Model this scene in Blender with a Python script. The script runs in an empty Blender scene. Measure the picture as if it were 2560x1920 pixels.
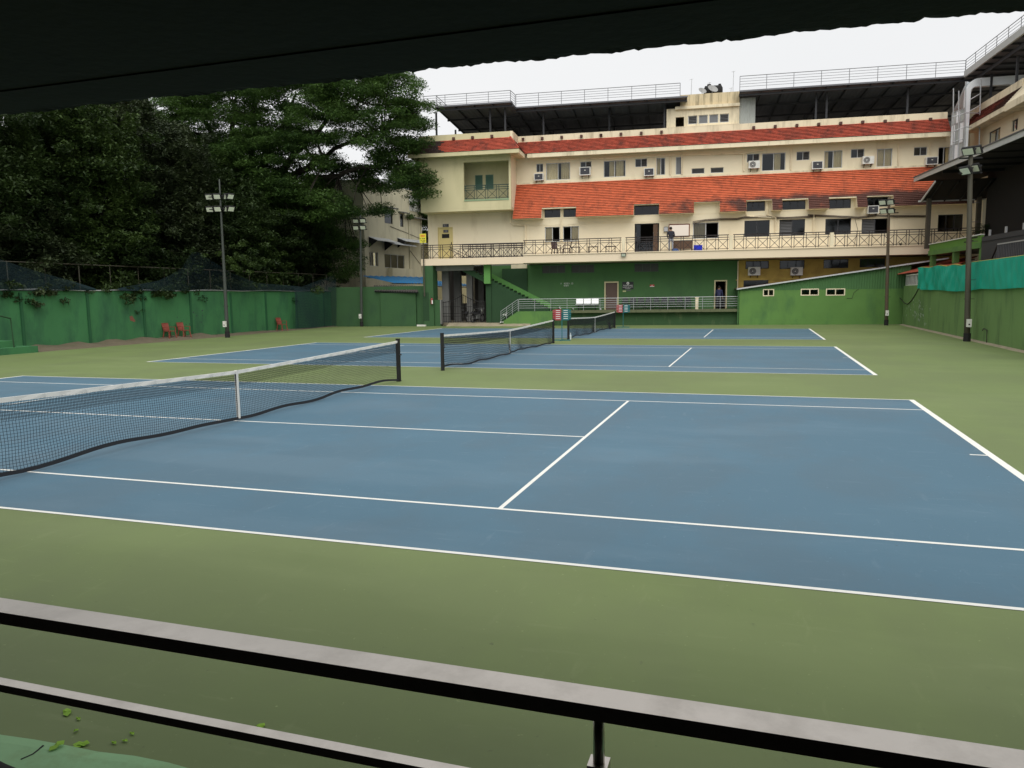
import bpy, bmesh, math, random
import numpy as np
from mathutils import Vector, Matrix
random.seed(7); RNG = np.random.default_rng(11)
SC = bpy.context.scene
COL = SC.collection
PI = math.pi
# ------------------------------------------------------------------ camera
CAM = np.array([8.8464, -11.2307, 2.1793]); YAW, PITCH, ROLL, FPX = -.3142, -.1166, -.0129, 1883.7
_f = np.array([math.sin(YAW)*math.cos(PITCH), math.cos(YAW)*math.cos(PITCH), math.sin(PITCH)])
_r = np.array([math.cos(YAW), -math.sin(YAW), 0.]); _u = np.cross(_r, _f)
_c, _s = math.cos(ROLL), math.sin(ROLL)
RM = np.array([_c*_r+_s*_u, -_s*_r+_c*_u, _f])
cam = bpy.data.cameras.new('camera'); co = bpy.data.objects.new('camera', cam); COL.objects.link(co)
m = Matrix(((RM[0][0], RM[1][0], -RM[2][0], CAM[0]), (RM[0][1], RM[1][1], -RM[2][1], CAM[1]), (RM[0][2], RM[1][2], -RM[2][2], CAM[2]), (0, 0, 0, 1)))
co.matrix_world = m
cam.sensor_fit = 'HORIZONTAL'; cam.sensor_width = 36.; cam.lens = FPX/2560*36.; cam.clip_start = .05; cam.clip_end = 2000
SC.camera = co
# ------------------------------------------------------------------ sky, sun, exposure
SUN_EL, SUN_AZ = math.radians(52), math.radians(160)
w = bpy.data.worlds.new('World'); SC.world = w; w.use_nodes = True
nt = w.node_tree; nt.nodes.clear()
sky = nt.nodes.new('ShaderNodeTexSky'); sky.sky_type = 'NISHITA'; sky.sun_disc = False
sky.sun_elevation = SUN_EL; sky.sun_rotation = SUN_AZ; sky.air_density = 1.; sky.dust_density = 5.
hs = nt.nodes.new('ShaderNodeHueSaturation'); hs.inputs['Saturation'].default_value = .12
mx = nt.nodes.new('ShaderNodeMix'); mx.data_type = 'RGBA'; mx.inputs[0].default_value = .8
mx.inputs[7].default_value = (7.0, 7.1, 7.15, 1)          # even cloud cover over the clear sky
bg = nt.nodes.new('ShaderNodeBackground'); bg.inputs[1].default_value = .1
wo = nt.nodes.new('ShaderNodeOutputWorld')
cn = nt.nodes.new('ShaderNodeTexNoise'); cn.inputs['Scale'].default_value = 2.2; cn.inputs['Detail'].default_value = 5   # faint unevenness of the cloud
cr = nt.nodes.new('ShaderNodeMix'); cr.data_type = 'RGBA'; cr.inputs[6].default_value = (7.0, 7.12, 7.25, 1); cr.inputs[7].default_value = (8.0, 8.0, 8.0, 1)
cg = nt.nodes.new('ShaderNodeTexCoord'); nt.links.new(cg.outputs['Generated'], cn.inputs['Vector']); nt.links.new(cn.outputs[0], cr.inputs[0]); nt.links.new(cr.outputs[2], mx.inputs[7])
nt.links.new(sky.outputs[0], hs.inputs['Color']); nt.links.new(hs.outputs[0], mx.inputs[6])
nt.links.new(mx.outputs[2], bg.inputs[0]); nt.links.new(bg.outputs[0], wo.inputs[0])
sl = bpy.data.lights.new('sun', 'SUN'); sl.energy = 1.5; sl.angle = math.radians(60); sl.color = (1, .97, .92)
so = bpy.data.objects.new('sun', sl); COL.objects.link(so)
so.rotation_euler = (PI/2-SUN_EL, 0, PI-SUN_AZ)
SC.view_settings.view_transform = 'Standard'; SC.view_settings.look = 'None'; SC.view_settings.exposure = .42; SC.view_settings.gamma = 1
SC.render.engine = 'CYCLES'
# ------------------------------------------------------------------ pixel -> place helpers
def ray(q): return RM.T @ np.array([(q[0]-1280)/FPX, (960-q[1])/FPX, 1.])
def gz(u, v, z=0.): d = ray((u, v)); return CAM+d*(z-CAM[2])/d[2]
def gy(u, v, y): d = ray((u, v)); return CAM+d*(y-CAM[1])/d[1]
def gx(u, v, x): d = ray((u, v)); return CAM+d*(x-CAM[0])/d[0]
_k = 540/2212.; _t = 600/2212.
def r1(a, b): return 1000+a*_k, 180+b*_k
def r2(a, b): return 1500+a*_k, 180+b*_k
def r3(a, b): return 2020+a*_k, b*_k
def r4(a, b): return 2020+a*_k, 380+b*_k
def r5(a, b): return 1500+a*_k, 500+b*_k
def r6(a, b): return 1000+a*_k, 500+b*_k
def r7(a, b): return 500+a*_t, 430+b*_t
def r8(a, b): return a*_t, 450+b*_t
TH = math.atan(.105); BO = np.array([3.6, 42.3]); EU = np.array([math.cos(TH), math.sin(TH)]); EW = np.array([-math.sin(TH), math.cos(TH)])
def bw(q, w):
    d = ray(q); t = (w-EW@(CAM[:2]-BO))/(EW@d[:2]); p = CAM+d*t; return float(EU@(p[:2]-BO)), float(p[2])
def bu(q, u):
    d = ray(q); t = (u-EU@(CAM[:2]-BO))/(EU@d[:2]); p = CAM+d*t; return float(EW@(p[:2]-BO)), float(p[2])
def rect(reg, x0, y0, x1, y1, w):
    xm, ym = (x0+x1)/2, (y0+y1)/2
    return bw(reg(x0, ym), w)[0], bw(reg(x1, ym), w)[0], bw(reg(xm, y1), w)[1], bw(reg(xm, y0), w)[1]
def L2W(u, w, z=0.): p = BO+EU*u+EW*w; return (float(p[0]), float(p[1]), z)
# ------------------------------------------------------------------ materials
MATS = {}
def mat(name, col, rough=.7, var=.12, scale=3., dirt=None, dirt_amt=0., dirt_scale=1.2, streak=1., bump=0., bscale=40., metal=0., island=0., spec=.4, dirt_lo=.5):
    if name in MATS: return MATS[name]
    m = bpy.data.materials.new(name); m.use_nodes = True; MATS[name] = m
    n = m.node_tree.nodes; l = m.node_tree.links
    p = n['Principled BSDF']; p.inputs['Roughness'].default_value = rough; p.inputs['Metallic'].default_value = metal
    p.inputs['Specular IOR Level'].default_value = spec
    tc = n.new('ShaderNodeTexCoord')
    nz = n.new('ShaderNodeTexNoise'); nz.inputs['Scale'].default_value = scale; nz.inputs['Detail'].default_value = 6
    l.new(tc.outputs['Object'], nz.inputs['Vector'])
    c = n.new('ShaderNodeMix'); c.data_type = 'RGBA'
    c.inputs[6].default_value = tuple(x*(1-var) for x in col)+(1,); c.inputs[7].default_value = tuple(min(1, x*(1+var)) for x in col)+(1,)
    l.new(nz.outputs[0], c.inputs[0]); out = c.outputs[2]
    if island:
        g = n.new('ShaderNodeNewGeometry'); b = n.new('ShaderNodeMix'); b.data_type = 'RGBA'; b.blend_type = 'MULTIPLY'; b.inputs[0].default_value = 1
        r = n.new('ShaderNodeMapRange'); r.inputs[3].default_value = 1-island; r.inputs[4].default_value = 1+island
        l.new(g.outputs['Random Per Island'], r.inputs[0]); l.new(out, b.inputs[6]); l.new(r.outputs[0], b.inputs[7]); out = b.outputs[2]
    if dirt:
        mp = n.new('ShaderNodeMapping'); mp.inputs['Scale'].default_value = (1, 1, 1/streak); l.new(tc.outputs['Object'], mp.inputs[0])
        d = n.new('ShaderNodeTexNoise'); d.inputs['Scale'].default_value = dirt_scale; d.inputs['Detail'].default_value = 8; d.inputs['Roughness'].default_value = .65
        l.new(mp.outputs[0], d.inputs['Vector'])
        rm = n.new('ShaderNodeMapRange'); rm.inputs[1].default_value = dirt_lo; rm.inputs[2].default_value = dirt_lo+.22; rm.inputs[4].default_value = dirt_amt
        l.new(d.outputs[0], rm.inputs[0])
        e = n.new('ShaderNodeMix'); e.data_type = 'RGBA'; e.inputs[7].default_value = tuple(dirt)+(1,)
        l.new(rm.outputs[0], e.inputs[0]); l.new(out, e.inputs[6]); out = e.outputs[2]
    l.new(out, p.inputs['Base Color'])
    if bump:
        bn = n.new('ShaderNodeTexNoise'); bn.inputs['Scale'].default_value = bscale; bn.inputs['Detail'].default_value = 4
        l.new(tc.outputs['Object'], bn.inputs['Vector'])
        bb = n.new('ShaderNodeBump'); bb.inputs['Strength'].default_value = bump; bb.inputs['Distance'].default_value = .02
        l.new(bn.outputs[0], bb.inputs['Height']); l.new(bb.outputs[0], p.inputs['Normal'])
    return m
def glassmat(name, tint, refl=.12):
    m = bpy.data.materials.new(name); m.use_nodes = True; MATS[name] = m
    n = m.node_tree.nodes; l = m.node_tree.links; n.clear()
    t = n.new('ShaderNodeBsdfTransparent'); t.inputs[0].default_value = tint+(1,)
    g = n.new('ShaderNodeBsdfGlossy'); g.inputs['Roughness'].default_value = .06; g.inputs[0].default_value = (.9, .95, 1, 1)
    f = n.new('ShaderNodeFresnel'); f.inputs[0].default_value = 1.5
    a = n.new('ShaderNodeMath'); a.operation = 'ADD'; a.inputs[1].default_value = refl; l.new(f.outputs[0], a.inputs[0])
    x = n.new('ShaderNodeMixShader'); l.new(a.outputs[0], x.inputs[0]); l.new(t.outputs[0], x.inputs[1]); l.new(g.outputs[0], x.inputs[2])
    o = n.new('ShaderNodeOutputMaterial'); l.new(x.outputs[0], o.inputs[0]); return m
def leafmat(name, c0, c1, trans=.25):
    m = bpy.data.materials.new(name); m.use_nodes = True; MATS[name] = m
    n = m.node_tree.nodes; l = m.node_tree.links
    p = n['Principled BSDF']; p.inputs['Roughness'].default_value = .55; p.inputs['Specular IOR Level'].default_value = .25
    g = n.new('ShaderNodeNewGeometry'); tc = n.new('ShaderNodeTexCoord')
    nz = n.new('ShaderNodeTexNoise'); nz.inputs['Scale'].default_value = .35; l.new(tc.outputs['Object'], nz.inputs[0])
    ad = n.new('ShaderNodeMath'); ad.operation = 'MULTIPLY_ADD'; ad.inputs[1].default_value = .55; l.new(g.outputs['Random Per Island'], ad.inputs[0])
    ml = n.new('ShaderNodeMapRange'); ml.inputs[1].default_value = .3; ml.inputs[2].default_value = .7; ml.inputs[3].default_value = -.1; ml.inputs[4].default_value = .55
    l.new(nz.outputs[0], ml.inputs[0]); l.new(ml.outputs[0], ad.inputs[2])
    c = n.new('ShaderNodeMix'); c.data_type = 'RGBA'; c.inputs[6].default_value = c0+(1,); c.inputs[7].default_value = c1+(1,); l.new(ad.outputs[0], c.inputs[0])
    l.new(c.outputs[2], p.inputs['Base Color'])
    t = n.new('ShaderNodeBsdfTranslucent'); l.new(c.outputs[2], t.inputs[0])
    x = n.new('ShaderNodeMixShader'); x.inputs[0].default_value = trans; l.new(p.outputs[0], x.inputs[1]); l.new(t.outputs[0], x.inputs[2])
    l.new(x.outputs[0], n['Material Output'].inputs[0]); return m
M = mat
def scuffs(m_, col, amt=.3):
    # pale ball marks and shoe scuffs, plus a few dark specks
    n = m_.node_tree.nodes; l = m_.node_tree.links; p = n['Principled BSDF']; src = p.inputs['Base Color'].links[0].from_socket; tc = n.new('ShaderNodeTexCoord')
    for sc_, rot, lo, c_, a_ in (((1.6, 7., 1), .35, .61, col, amt*.8), ((6., 1.5, 1), .9, .62, col, amt*.8), ((11., 11., 1), 0, .67, (.03, .035, .025), .55), ((24., 24., 1), 0, .66, tuple(min(1, x*1.9) for x in col), .6), ((.45, .28, 1), .5, .46, tuple(x*.55 for x in col), .3), ((.16, .5, 1), 1.1, .5, tuple(x*1.05 for x in col), .16)):
        mp = n.new('ShaderNodeMapping'); mp.inputs['Scale'].default_value = sc_; mp.inputs['Rotation'].default_value = (0, 0, rot); l.new(tc.outputs['Object'], mp.inputs[0])
        z = n.new('ShaderNodeTexNoise'); z.inputs['Scale'].default_value = 1.; z.inputs['Detail'].default_value = 5; z.inputs['Roughness'].default_value = .6; l.new(mp.outputs[0], z.inputs[0])
        r = n.new('ShaderNodeMapRange'); r.inputs[1].default_value = lo; r.inputs[2].default_value = lo+.1; r.inputs[4].default_value = a_; l.new(z.outputs[0], r.inputs[0])
        x = n.new('ShaderNodeMix'); x.data_type = 'RGBA'; x.inputs[7].default_value = tuple(c_)+(1,); l.new(r.outputs[0], x.inputs[0]); l.new(src, x.inputs[6]); src = x.outputs[2]
    l.new(src, p.inputs['Base Color'])
GREEN_C = M('court_green', (.145, .195, .068), .62, .1, .22, dirt=(.165, .222, .075), dirt_amt=.5, dirt_scale=.35, bump=.05, bscale=300, spec=.34)
BLUE_C = M('court_blue', (.07, .148, .207), .62, .09, .22, dirt=(.082, .17, .235), dirt_amt=.5, dirt_scale=.4, bump=.05, bscale=300, spec=.34)
scuffs(GREEN_C, (.22, .27, .12), .4); scuffs(BLUE_C, (.15, .23, .29), .35)
LINE = M('line_white', (.76, .76, .71), .7, .08, 4., dirt=(.36, .42, .42), dirt_amt=.5, dirt_scale=7., dirt_lo=.56)
EARTH = M('earth', (.13, .105, .07), .95, .3, 3., dirt=(.08, .09, .04), dirt_amt=.6, bump=.4, bscale=15)
CREAM = M('cream_wall', (.78, .69, .5), .85, .06, .8, dirt=(.38, .28, .14), dirt_amt=.4, dirt_scale=.9, streak=4, bump=.05, dirt_lo=.56)
CREAM2 = M('cream_trim', (.8, .7, .5), .85, .06, 1., dirt=(.22, .17, .09), dirt_amt=.55, dirt_scale=1.6, streak=5, dirt_lo=.5)
CREAMW = M('cream_wing', (.62, .56, .34), .85, .06, .6, dirt=(.33, .31, .16), dirt_amt=.45, dirt_scale=.7, streak=4, dirt_lo=.5)
PINKISH = M('balcony_band', (.77, .64, .47), .85, .05, 1., dirt=(.25, .17, .1), dirt_amt=.45, dirt_scale=2.6, streak=8, dirt_lo=.64)
YELLOWW = M('ochre_wall', (.5, .36, .09), .85, .1, 1., dirt=(.2, .13, .04), dirt_amt=.5)
GREENW = M('green_wall', (.062, .155, .05), .75, .12, .7, dirt=(.04, .1, .04), dirt_amt=.6, dirt_scale=.6, streak=2)
GREENQ = M('green_deep', (.036, .098, .034), .75, .14, .8, dirt=(.022, .06, .03), dirt_amt=.6, dirt_scale=.9, streak=2)
GREENB = M('green_bright', (.1, .215, .05), .75, .16, .9, dirt=(.05, .13, .045), dirt_amt=.7, dirt_scale=1., streak=2.5)
GREENL = M('green_left', (.05, .19, .07), .75, .18, .7, dirt=(.02, .08, .045), dirt_amt=.75, dirt_scale=.9, streak=2.5, dirt_lo=.47)
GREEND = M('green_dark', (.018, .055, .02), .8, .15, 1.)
GREENR = M('green_right', (.14, .25, .08), .8, .15, .6, dirt=(.04, .08, .035), dirt_amt=.7, dirt_scale=1.1, streak=3.5, dirt_lo=.5)
GREENS = M('green_stained', (.035, .085, .03), .85, .2, 1.5, dirt=(.2, .22, .11), dirt_amt=.6, dirt_scale=2.2, streak=5, dirt_lo=.55)
GREENP = M('green_parapet', (.11, .29, .07), .75, .12, 1., dirt=(.07, .2, .06), dirt_amt=.4)
LIME = M('lime_paint', (.1, .235, .035), .7, .1, 1.)
CONC = M('concrete_grey', (.2, .2, .19), .85, .15, 2., dirt=(.09, .09, .08), dirt_amt=.5, streak=3)
CONCP = M('concrete_plinth', (.3, .26, .18), .9, .2, 2., dirt=(.14, .12, .07), dirt_amt=.6, bump=.2, bscale=12)
MOSSC = M('mossy_edge', (.12, .13, .07), .9, .3, 3., dirt=(.03, .04, .02), dirt_amt=.8, dirt_scale=3)
DARKSTEEL = M('dark_steel', (.04, .041, .046), .6, .1, 2.)
RAILBLK = M('railing_black', (.025, .018, .018), .6, .15, 5.)
SHEET = M('sheet_underside', (.15, .15, .165), .7, .12, .8)
STEEL = M('stainless', (.56, .52, .47), .3, .16, 3., metal=1., bump=.03, bscale=50, dirt=(.38, .35, .31), dirt_amt=.65, dirt_scale=6, dirt_lo=.45)
GALV = M('galvanised', (.45, .46, .47), .5, .1, 4., metal=.5)
ALU = M('aluminium', (.55, .56, .55), .5, .06, 4.)
WHITEP = M('white_plastic', (.7, .69, .64), .55, .06, 6., dirt=(.3, .28, .22), dirt_amt=.4, dirt_scale=4)
DARKGR = M('dark_grille', (.04, .04, .05), .6, .1, 8.)
BLACK = M('black_matte', (.012, .012, .012), .8, .1, 5.)
CURT = M('curtain', (.72, .6, .36), .9, .2, 14.)
SLAT = M('louvre_slat', (.1, .1, .1), .4, .1, 3.)
ROOM = M('room_dark', (.12, .1, .08), .9, .1, 1.)
FROST = M('frosted', (.16, .165, .17), .3, .1, 3.)
BROWN = M('brown_wood', (.1, .055, .03), .6, .2, 6.)
REDBR = M('red_brown', (.17, .04, .02), .6, .1, 5.)
ORANGE = M('tile_orange', (.52, .11, .045), .75, .22, .7, island=.14, dirt=(.07, .03, .02), dirt_amt=.8, dirt_scale=1.7, streak=4.5, dirt_lo=.54)
TILE2 = M('tile_upper', (.4, .072, .04), .78, .2, 1., island=.16, dirt=(.06, .03, .025), dirt_amt=.85, dirt_scale=1.6, streak=2.5, dirt_lo=.5)
TEDGE = M('tile_butt', (.09, .028, .018), .85, .3, 4.)
TILEM = M('tile_mossy', (.035, .025, .022), .85, .3, 2., island=.3)
REDSH = M('red_sheet', (.42, .1, .055), .7, .15, 1., dirt=(.2, .07, .05), dirt_amt=.5)
MAROON = M('maroon_sheet', (.12, .02, .02), .7, .15, 1.)
BLUESH = M('blue_sheet', (.035, .24, .52), .6, .15, 1., dirt=(.02, .1, .25), dirt_amt=.5)
ASB = M('asbestos', (.085, .075, .07), .9, .25, 2.)
WHITESH = M('white_sheet', (.88, .91, .93), .4, .06, 2.)
TEAL = M('teal_cloth', (.0, .33, .225), .7, .08, 1.5)
NETM = M('net_black', (.012, .014, .018), .8, .1, 5.)
TAPE = M('tape_white', (.72, .71, .67), .8, .08, 9.)
REDPL = M('red_plastic', (.25, .06, .04), .5, .12, 3.)
TEALPL = M('teal_plastic', (.015, .13, .145), .5, .1, 3.)
CRIM = M('crimson_plastic', (.33, .05, .06), .5, .1, 3.)
BLUEPL = M('blue_plastic', (.01, .03, .65), .45, .1, 3.)
POLEM = M('pole_grey', (.065, .06, .042), .65, .2, 3., dirt=(.1, .06, .04), dirt_amt=.6, streak=6)
POLEG = M('pole_green', (.05, .058, .05), .65, .2, 3.)
POLER = M('pole_rusty', (.09, .07, .045), .75, .25, 4., dirt=(.16, .06, .03), dirt_amt=.6, dirt_scale=3)
LAMPG = M('lamp_glass', (.78, .82, .68), .12, .1, 8., spec=.8)
BARK = M('bark', (.04, .033, .026), .95, .3, 3., bump=.4, bscale=8)
DARKCONC = M('slab_soffit', (.011, .0105, .007), .95, .25, 1.5, dirt=(.006, .0055, .004), dirt_amt=.7, dirt_scale=2., bump=.15, bscale=20)  # near-black base for the stand's slab, walls and rear floor
LEDGE = M('ledge_green', (.27, .48, .25), .85, .15, 3., dirt=(.2, .25, .1), dirt_amt=.5, dirt_scale=4, bump=.1, bscale=40)
SKIN = M('skin', (.3, .17, .1), .6, .06, 5.); HAIR = M('hair', (.015, .012, .01), .7, .2, 20.)
GLASS = glassmat('window_glass', (.8, .82, .82), 0.); GLASSD = glassmat('window_glass_dark', (.5, .52, .53), 0.)
NETBLUE = M('shade_net', (.012, .032, .04), .9, .2, 2.)
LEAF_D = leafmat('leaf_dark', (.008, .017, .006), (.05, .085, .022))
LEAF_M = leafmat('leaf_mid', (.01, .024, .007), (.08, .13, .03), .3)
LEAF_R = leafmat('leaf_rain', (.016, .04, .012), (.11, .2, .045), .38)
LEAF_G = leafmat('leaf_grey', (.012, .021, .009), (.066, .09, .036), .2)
LEAF_Y = leafmat('leaf_lime', (.2, .42, .03), (.35, .6, .05), .2)
# ------------------------------------------------------------------ mesh builder
class MB:
    def __init__(s): s.v = []; s.f = []; s.m = []
    def quad(s, *p, mi=0):
        b = len(s.v); s.v += [tuple(x) for x in p]; s.f.append(tuple(range(b, b+len(p)))); s.m.append(mi); return s
    def box(s, x0, x1, y0, y1, z0, z1, mi=0):
        b = len(s.v); s.v += [(x0, y0, z0), (x1, y0, z0), (x1, y1, z0), (x0, y1, z0), (x0, y0, z1), (x1, y0, z1), (x1, y1, z1), (x0, y1, z1)]
        for f in ((3, 2, 1, 0), (4, 5, 6, 7), (0, 1, 5, 4), (1, 2, 6, 5), (2, 3, 7, 6), (3, 0, 4, 7)): s.f.append(tuple(b+i for i in f)); s.m.append(mi)
        return s
    def bar(s, a, c, wd, ht=None, up=(0, 0, 1), mi=0):
        ht = wd if ht is None else ht; a = Vector(a); c = Vector(c); d = (c-a).normalized(); u = Vector(up)
        if abs(d.dot(u)) > .98: u = Vector((0, 1, 0))
        x = d.cross(u).normalized()*wd/2; y = x.cross(d).normalized()*ht/2
        b = len(s.v); s.v += [tuple(p) for e in (a, c) for p in (e-x-y, e+x-y, e+x+y, e-x+y)]
        for f in ((3, 2, 1, 0), (4, 5, 6, 7), (0, 1, 5, 4), (1, 2, 6, 5), (2, 3, 7, 6), (3, 0, 4, 7)): s.f.append(tuple(b+i for i in f)); s.m.append(mi)
        return s
    def tube(s, pts, r, n=8, mi=0, cap=True):
        pts = [Vector(p) for p in pts]; rs = r if isinstance(r, (list, tuple)) else [r]*len(pts); b0 = len(s.v)
        for i, p in enumerate(pts):
            d = (pts[min(i+1, len(pts)-1)]-pts[max(i-1, 0)]).normalized(); u = Vector((0, 0, 1)) if abs(d.z) < .9 else Vector((1, 0, 0))
            x = d.cross(u).normalized(); y = d.cross(x)
            for k in range(n): a = 2*PI*k/n; s.v.append(tuple(p+(x*math.cos(a)+y*math.sin(a))*rs[i]))
        for i in range(len(pts)-1):
            for k in range(n):
                a = b0+i*n+k; c = b0+i*n+(k+1) % n; s.f.append((a, c, c+n, a+n)); s.m.append(mi)
        if cap:
            s.f.append(tuple(b0+k for k in range(n))); s.m.append(mi); e = b0+(len(pts)-1)*n; s.f.append(tuple(e+k for k in reversed(range(n)))); s.m.append(mi)
        return s
    def prism(s, poly, axis, a0, a1, mi=0):
        def P(p, a): return (a, p[0], p[1]) if axis == 'x' else (p[0], a, p[1]) if axis == 'y' else (p[0], p[1], a)
        b = len(s.v); n = len(poly); s.v += [P(p, a0) for p in poly]+[P(p, a1) for p in poly]
        s.f.append(tuple(range(b, b+n))); s.m.append(mi); s.f.append(tuple(range(b+2*n-1, b+n-1, -1))); s.m.append(mi)
        for i in range(n): j = (i+1) % n; s.f.append((b+j, b+i, b+n+i, b+n+j)); s.m.append(mi)
        return s
    def mesh(s, name, mats):
        me = bpy.data.meshes.new(name); me.from_pydata(s.v, [], s.f)
        for m in (mats if isinstance(mats, (list, tuple)) else [mats]): me.materials.append(m)
        if any(s.m): me.polygons.foreach_set('material_index', s.m)
        bm = bmesh.new(); bm.from_mesh(me); bmesh.ops.recalc_face_normals(bm, faces=bm.faces); bm.to_mesh(me); bm.free()
        return me
    def obj(s, name, mats, parent=None, loc=None, rz=0., smooth=False):
        me = s.mesh(name, mats)
        if smooth: me.polygons.foreach_set('use_smooth', [True]*len(me.polygons))
        return link(name, me, parent, loc, rz)
def link(name, me, parent=None, loc=None, rz=0.):
    o = bpy.data.objects.new(name, me); COL.objects.link(o)
    if parent: o.parent = parent
    if loc is not None: o.location = loc
    if rz: o.rotation_euler = (0, 0, rz)
    return o
def tag(o, label=None, cat=None, group=None, kind=None):
    if label: o['label'] = label
    if cat: o['category'] = cat
    if group: o['group'] = group
    if kind: o['kind'] = kind
    return o
def thing(name, label, cat, loc=(0, 0, 0), rz=0., group=None):
    o = bpy.data.objects.new(name, None); COL.objects.link(o); o.location = loc; o.rotation_euler = (0, 0, rz); o.empty_display_size = .2
    return tag(o, label, cat, group)
def copytree(o, parent=None):
    c = o.copy(); COL.objects.link(c); c.parent = parent
    for ch in o.children: copytree(ch, c)
    return c
def struct(o): o['kind'] = 'structure'; return o
def stuff(o): o['kind'] = 'stuff'; return o
def npmesh(name, V, F, mat_, parent=None):
    me = bpy.data.meshes.new(name); V = np.asarray(V, np.float32); F = np.asarray(F, np.int32); k = F.shape[1]
    me.vertices.add(len(V)); me.vertices.foreach_set('co', V.ravel()); me.loops.add(F.size); me.loops.foreach_set('vertex_index', F.ravel())
    me.polygons.add(len(F)); me.polygons.foreach_set('loop_start', np.arange(len(F), dtype=np.int32)*k); me.polygons.foreach_set('loop_total', np.full(len(F), k, np.int32))
    me.update(calc_edges=True); me.materials.append(mat_); return link(name, me, parent)
def text(body, size, parent, loc, rot, mat_, name='lettering', ext=.002):
    cu = bpy.data.curves.new(name, 'FONT'); cu.body = body; cu.size = size; cu.align_x = 'CENTER'; cu.align_y = 'CENTER'; cu.extrude = ext; cu.space_line = 1.
    t = bpy.data.objects.new('tmp', cu); COL.objects.link(t); dg = bpy.context.evaluated_depsgraph_get()
    me = bpy.data.meshes.new_from_object(t.evaluated_get(dg)); bpy.data.objects.remove(t); me.materials.clear(); me.materials.append(mat_)
    o = link(name, me, parent, loc); o.rotation_euler = rot; return o
# ================================================================== GROUND AND COURTS
struct(MB().quad((-400, -300, -.06), (400, -300, -.06), (400, 600, -.06), (-400, 600, -.06)).obj('ground', EARTH))
XR = 17.75                                                    # right boundary wall
YB0, YB1 = 40.35, 43.75                                       # far boundary at the left and right ends
struct(MB().quad((-20.9, -9.0, 0), (XR+.1, -9.0, 0), (XR+.1, YB1+.2, 0), (-22.4, YB0-.6, 0), (-21.2, 25, 0)).obj('court_apron', GREEN_C))
COURT_Y = (0., 15.74, 31.46)
Z1, Z2 = .002, .004
for ci, cy in enumerate(COURT_Y):
    cs = struct(MB().quad((-11.885, cy-5.485, Z1), (11.885, cy-5.485, Z1), (11.885, cy+5.485, Z1), (-11.885, cy+5.485, Z1)).obj('court_surface', BLUE_C))
    def ln(x0, x1, y0, y1, cs=cs, cy=cy): MB().quad((x0, cy+y0, Z2), (x1, cy+y0, Z2), (x1, cy+y1, Z2), (x0, cy+y1, Z2)).obj('line', LINE, cs)
    for s in (-1, 1):
        ln(-11.885, 11.885, *sorted((s*5.485, s*5.435)))
        ln(-11.785, 11.785, *sorted((s*4.115, s*4.065)))
        ln(*sorted((s*11.885, s*11.785)), -5.435, 5.435)
        ln(*sorted((s*6.40, s*6.35)), -4.065, 4.065)
        ln(*sorted((s*11.785, s*11.585)), -.025, .025)
    ln(-6.35, 6.35, -.025, .025)
# earth strip along the left wall, heaped a little
XL = -22.5
mb = MB(); rows = []
for i in range(60):
    y = 8+i*.57; xe = -20.85-(y > 25)*(y-25)*.075
    h = .16+.06*math.sin(i*1.7)+.05*random.random() if y < 26 else .06+.04*random.random()
    rows.append([(xe+.05+random.uniform(-.06, .06), y, -.01), (xe-.35, y, .03+.02*random.random()), (xe-.9, y, h*.5), (XL-.02, y, h)])
for a, b in zip(rows, rows[1:]):
    for k in range(3): mb.quad(a[k], a[k+1], b[k+1], b[k])
struct(mb.obj('earth_bank', EARTH, smooth=True))
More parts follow.
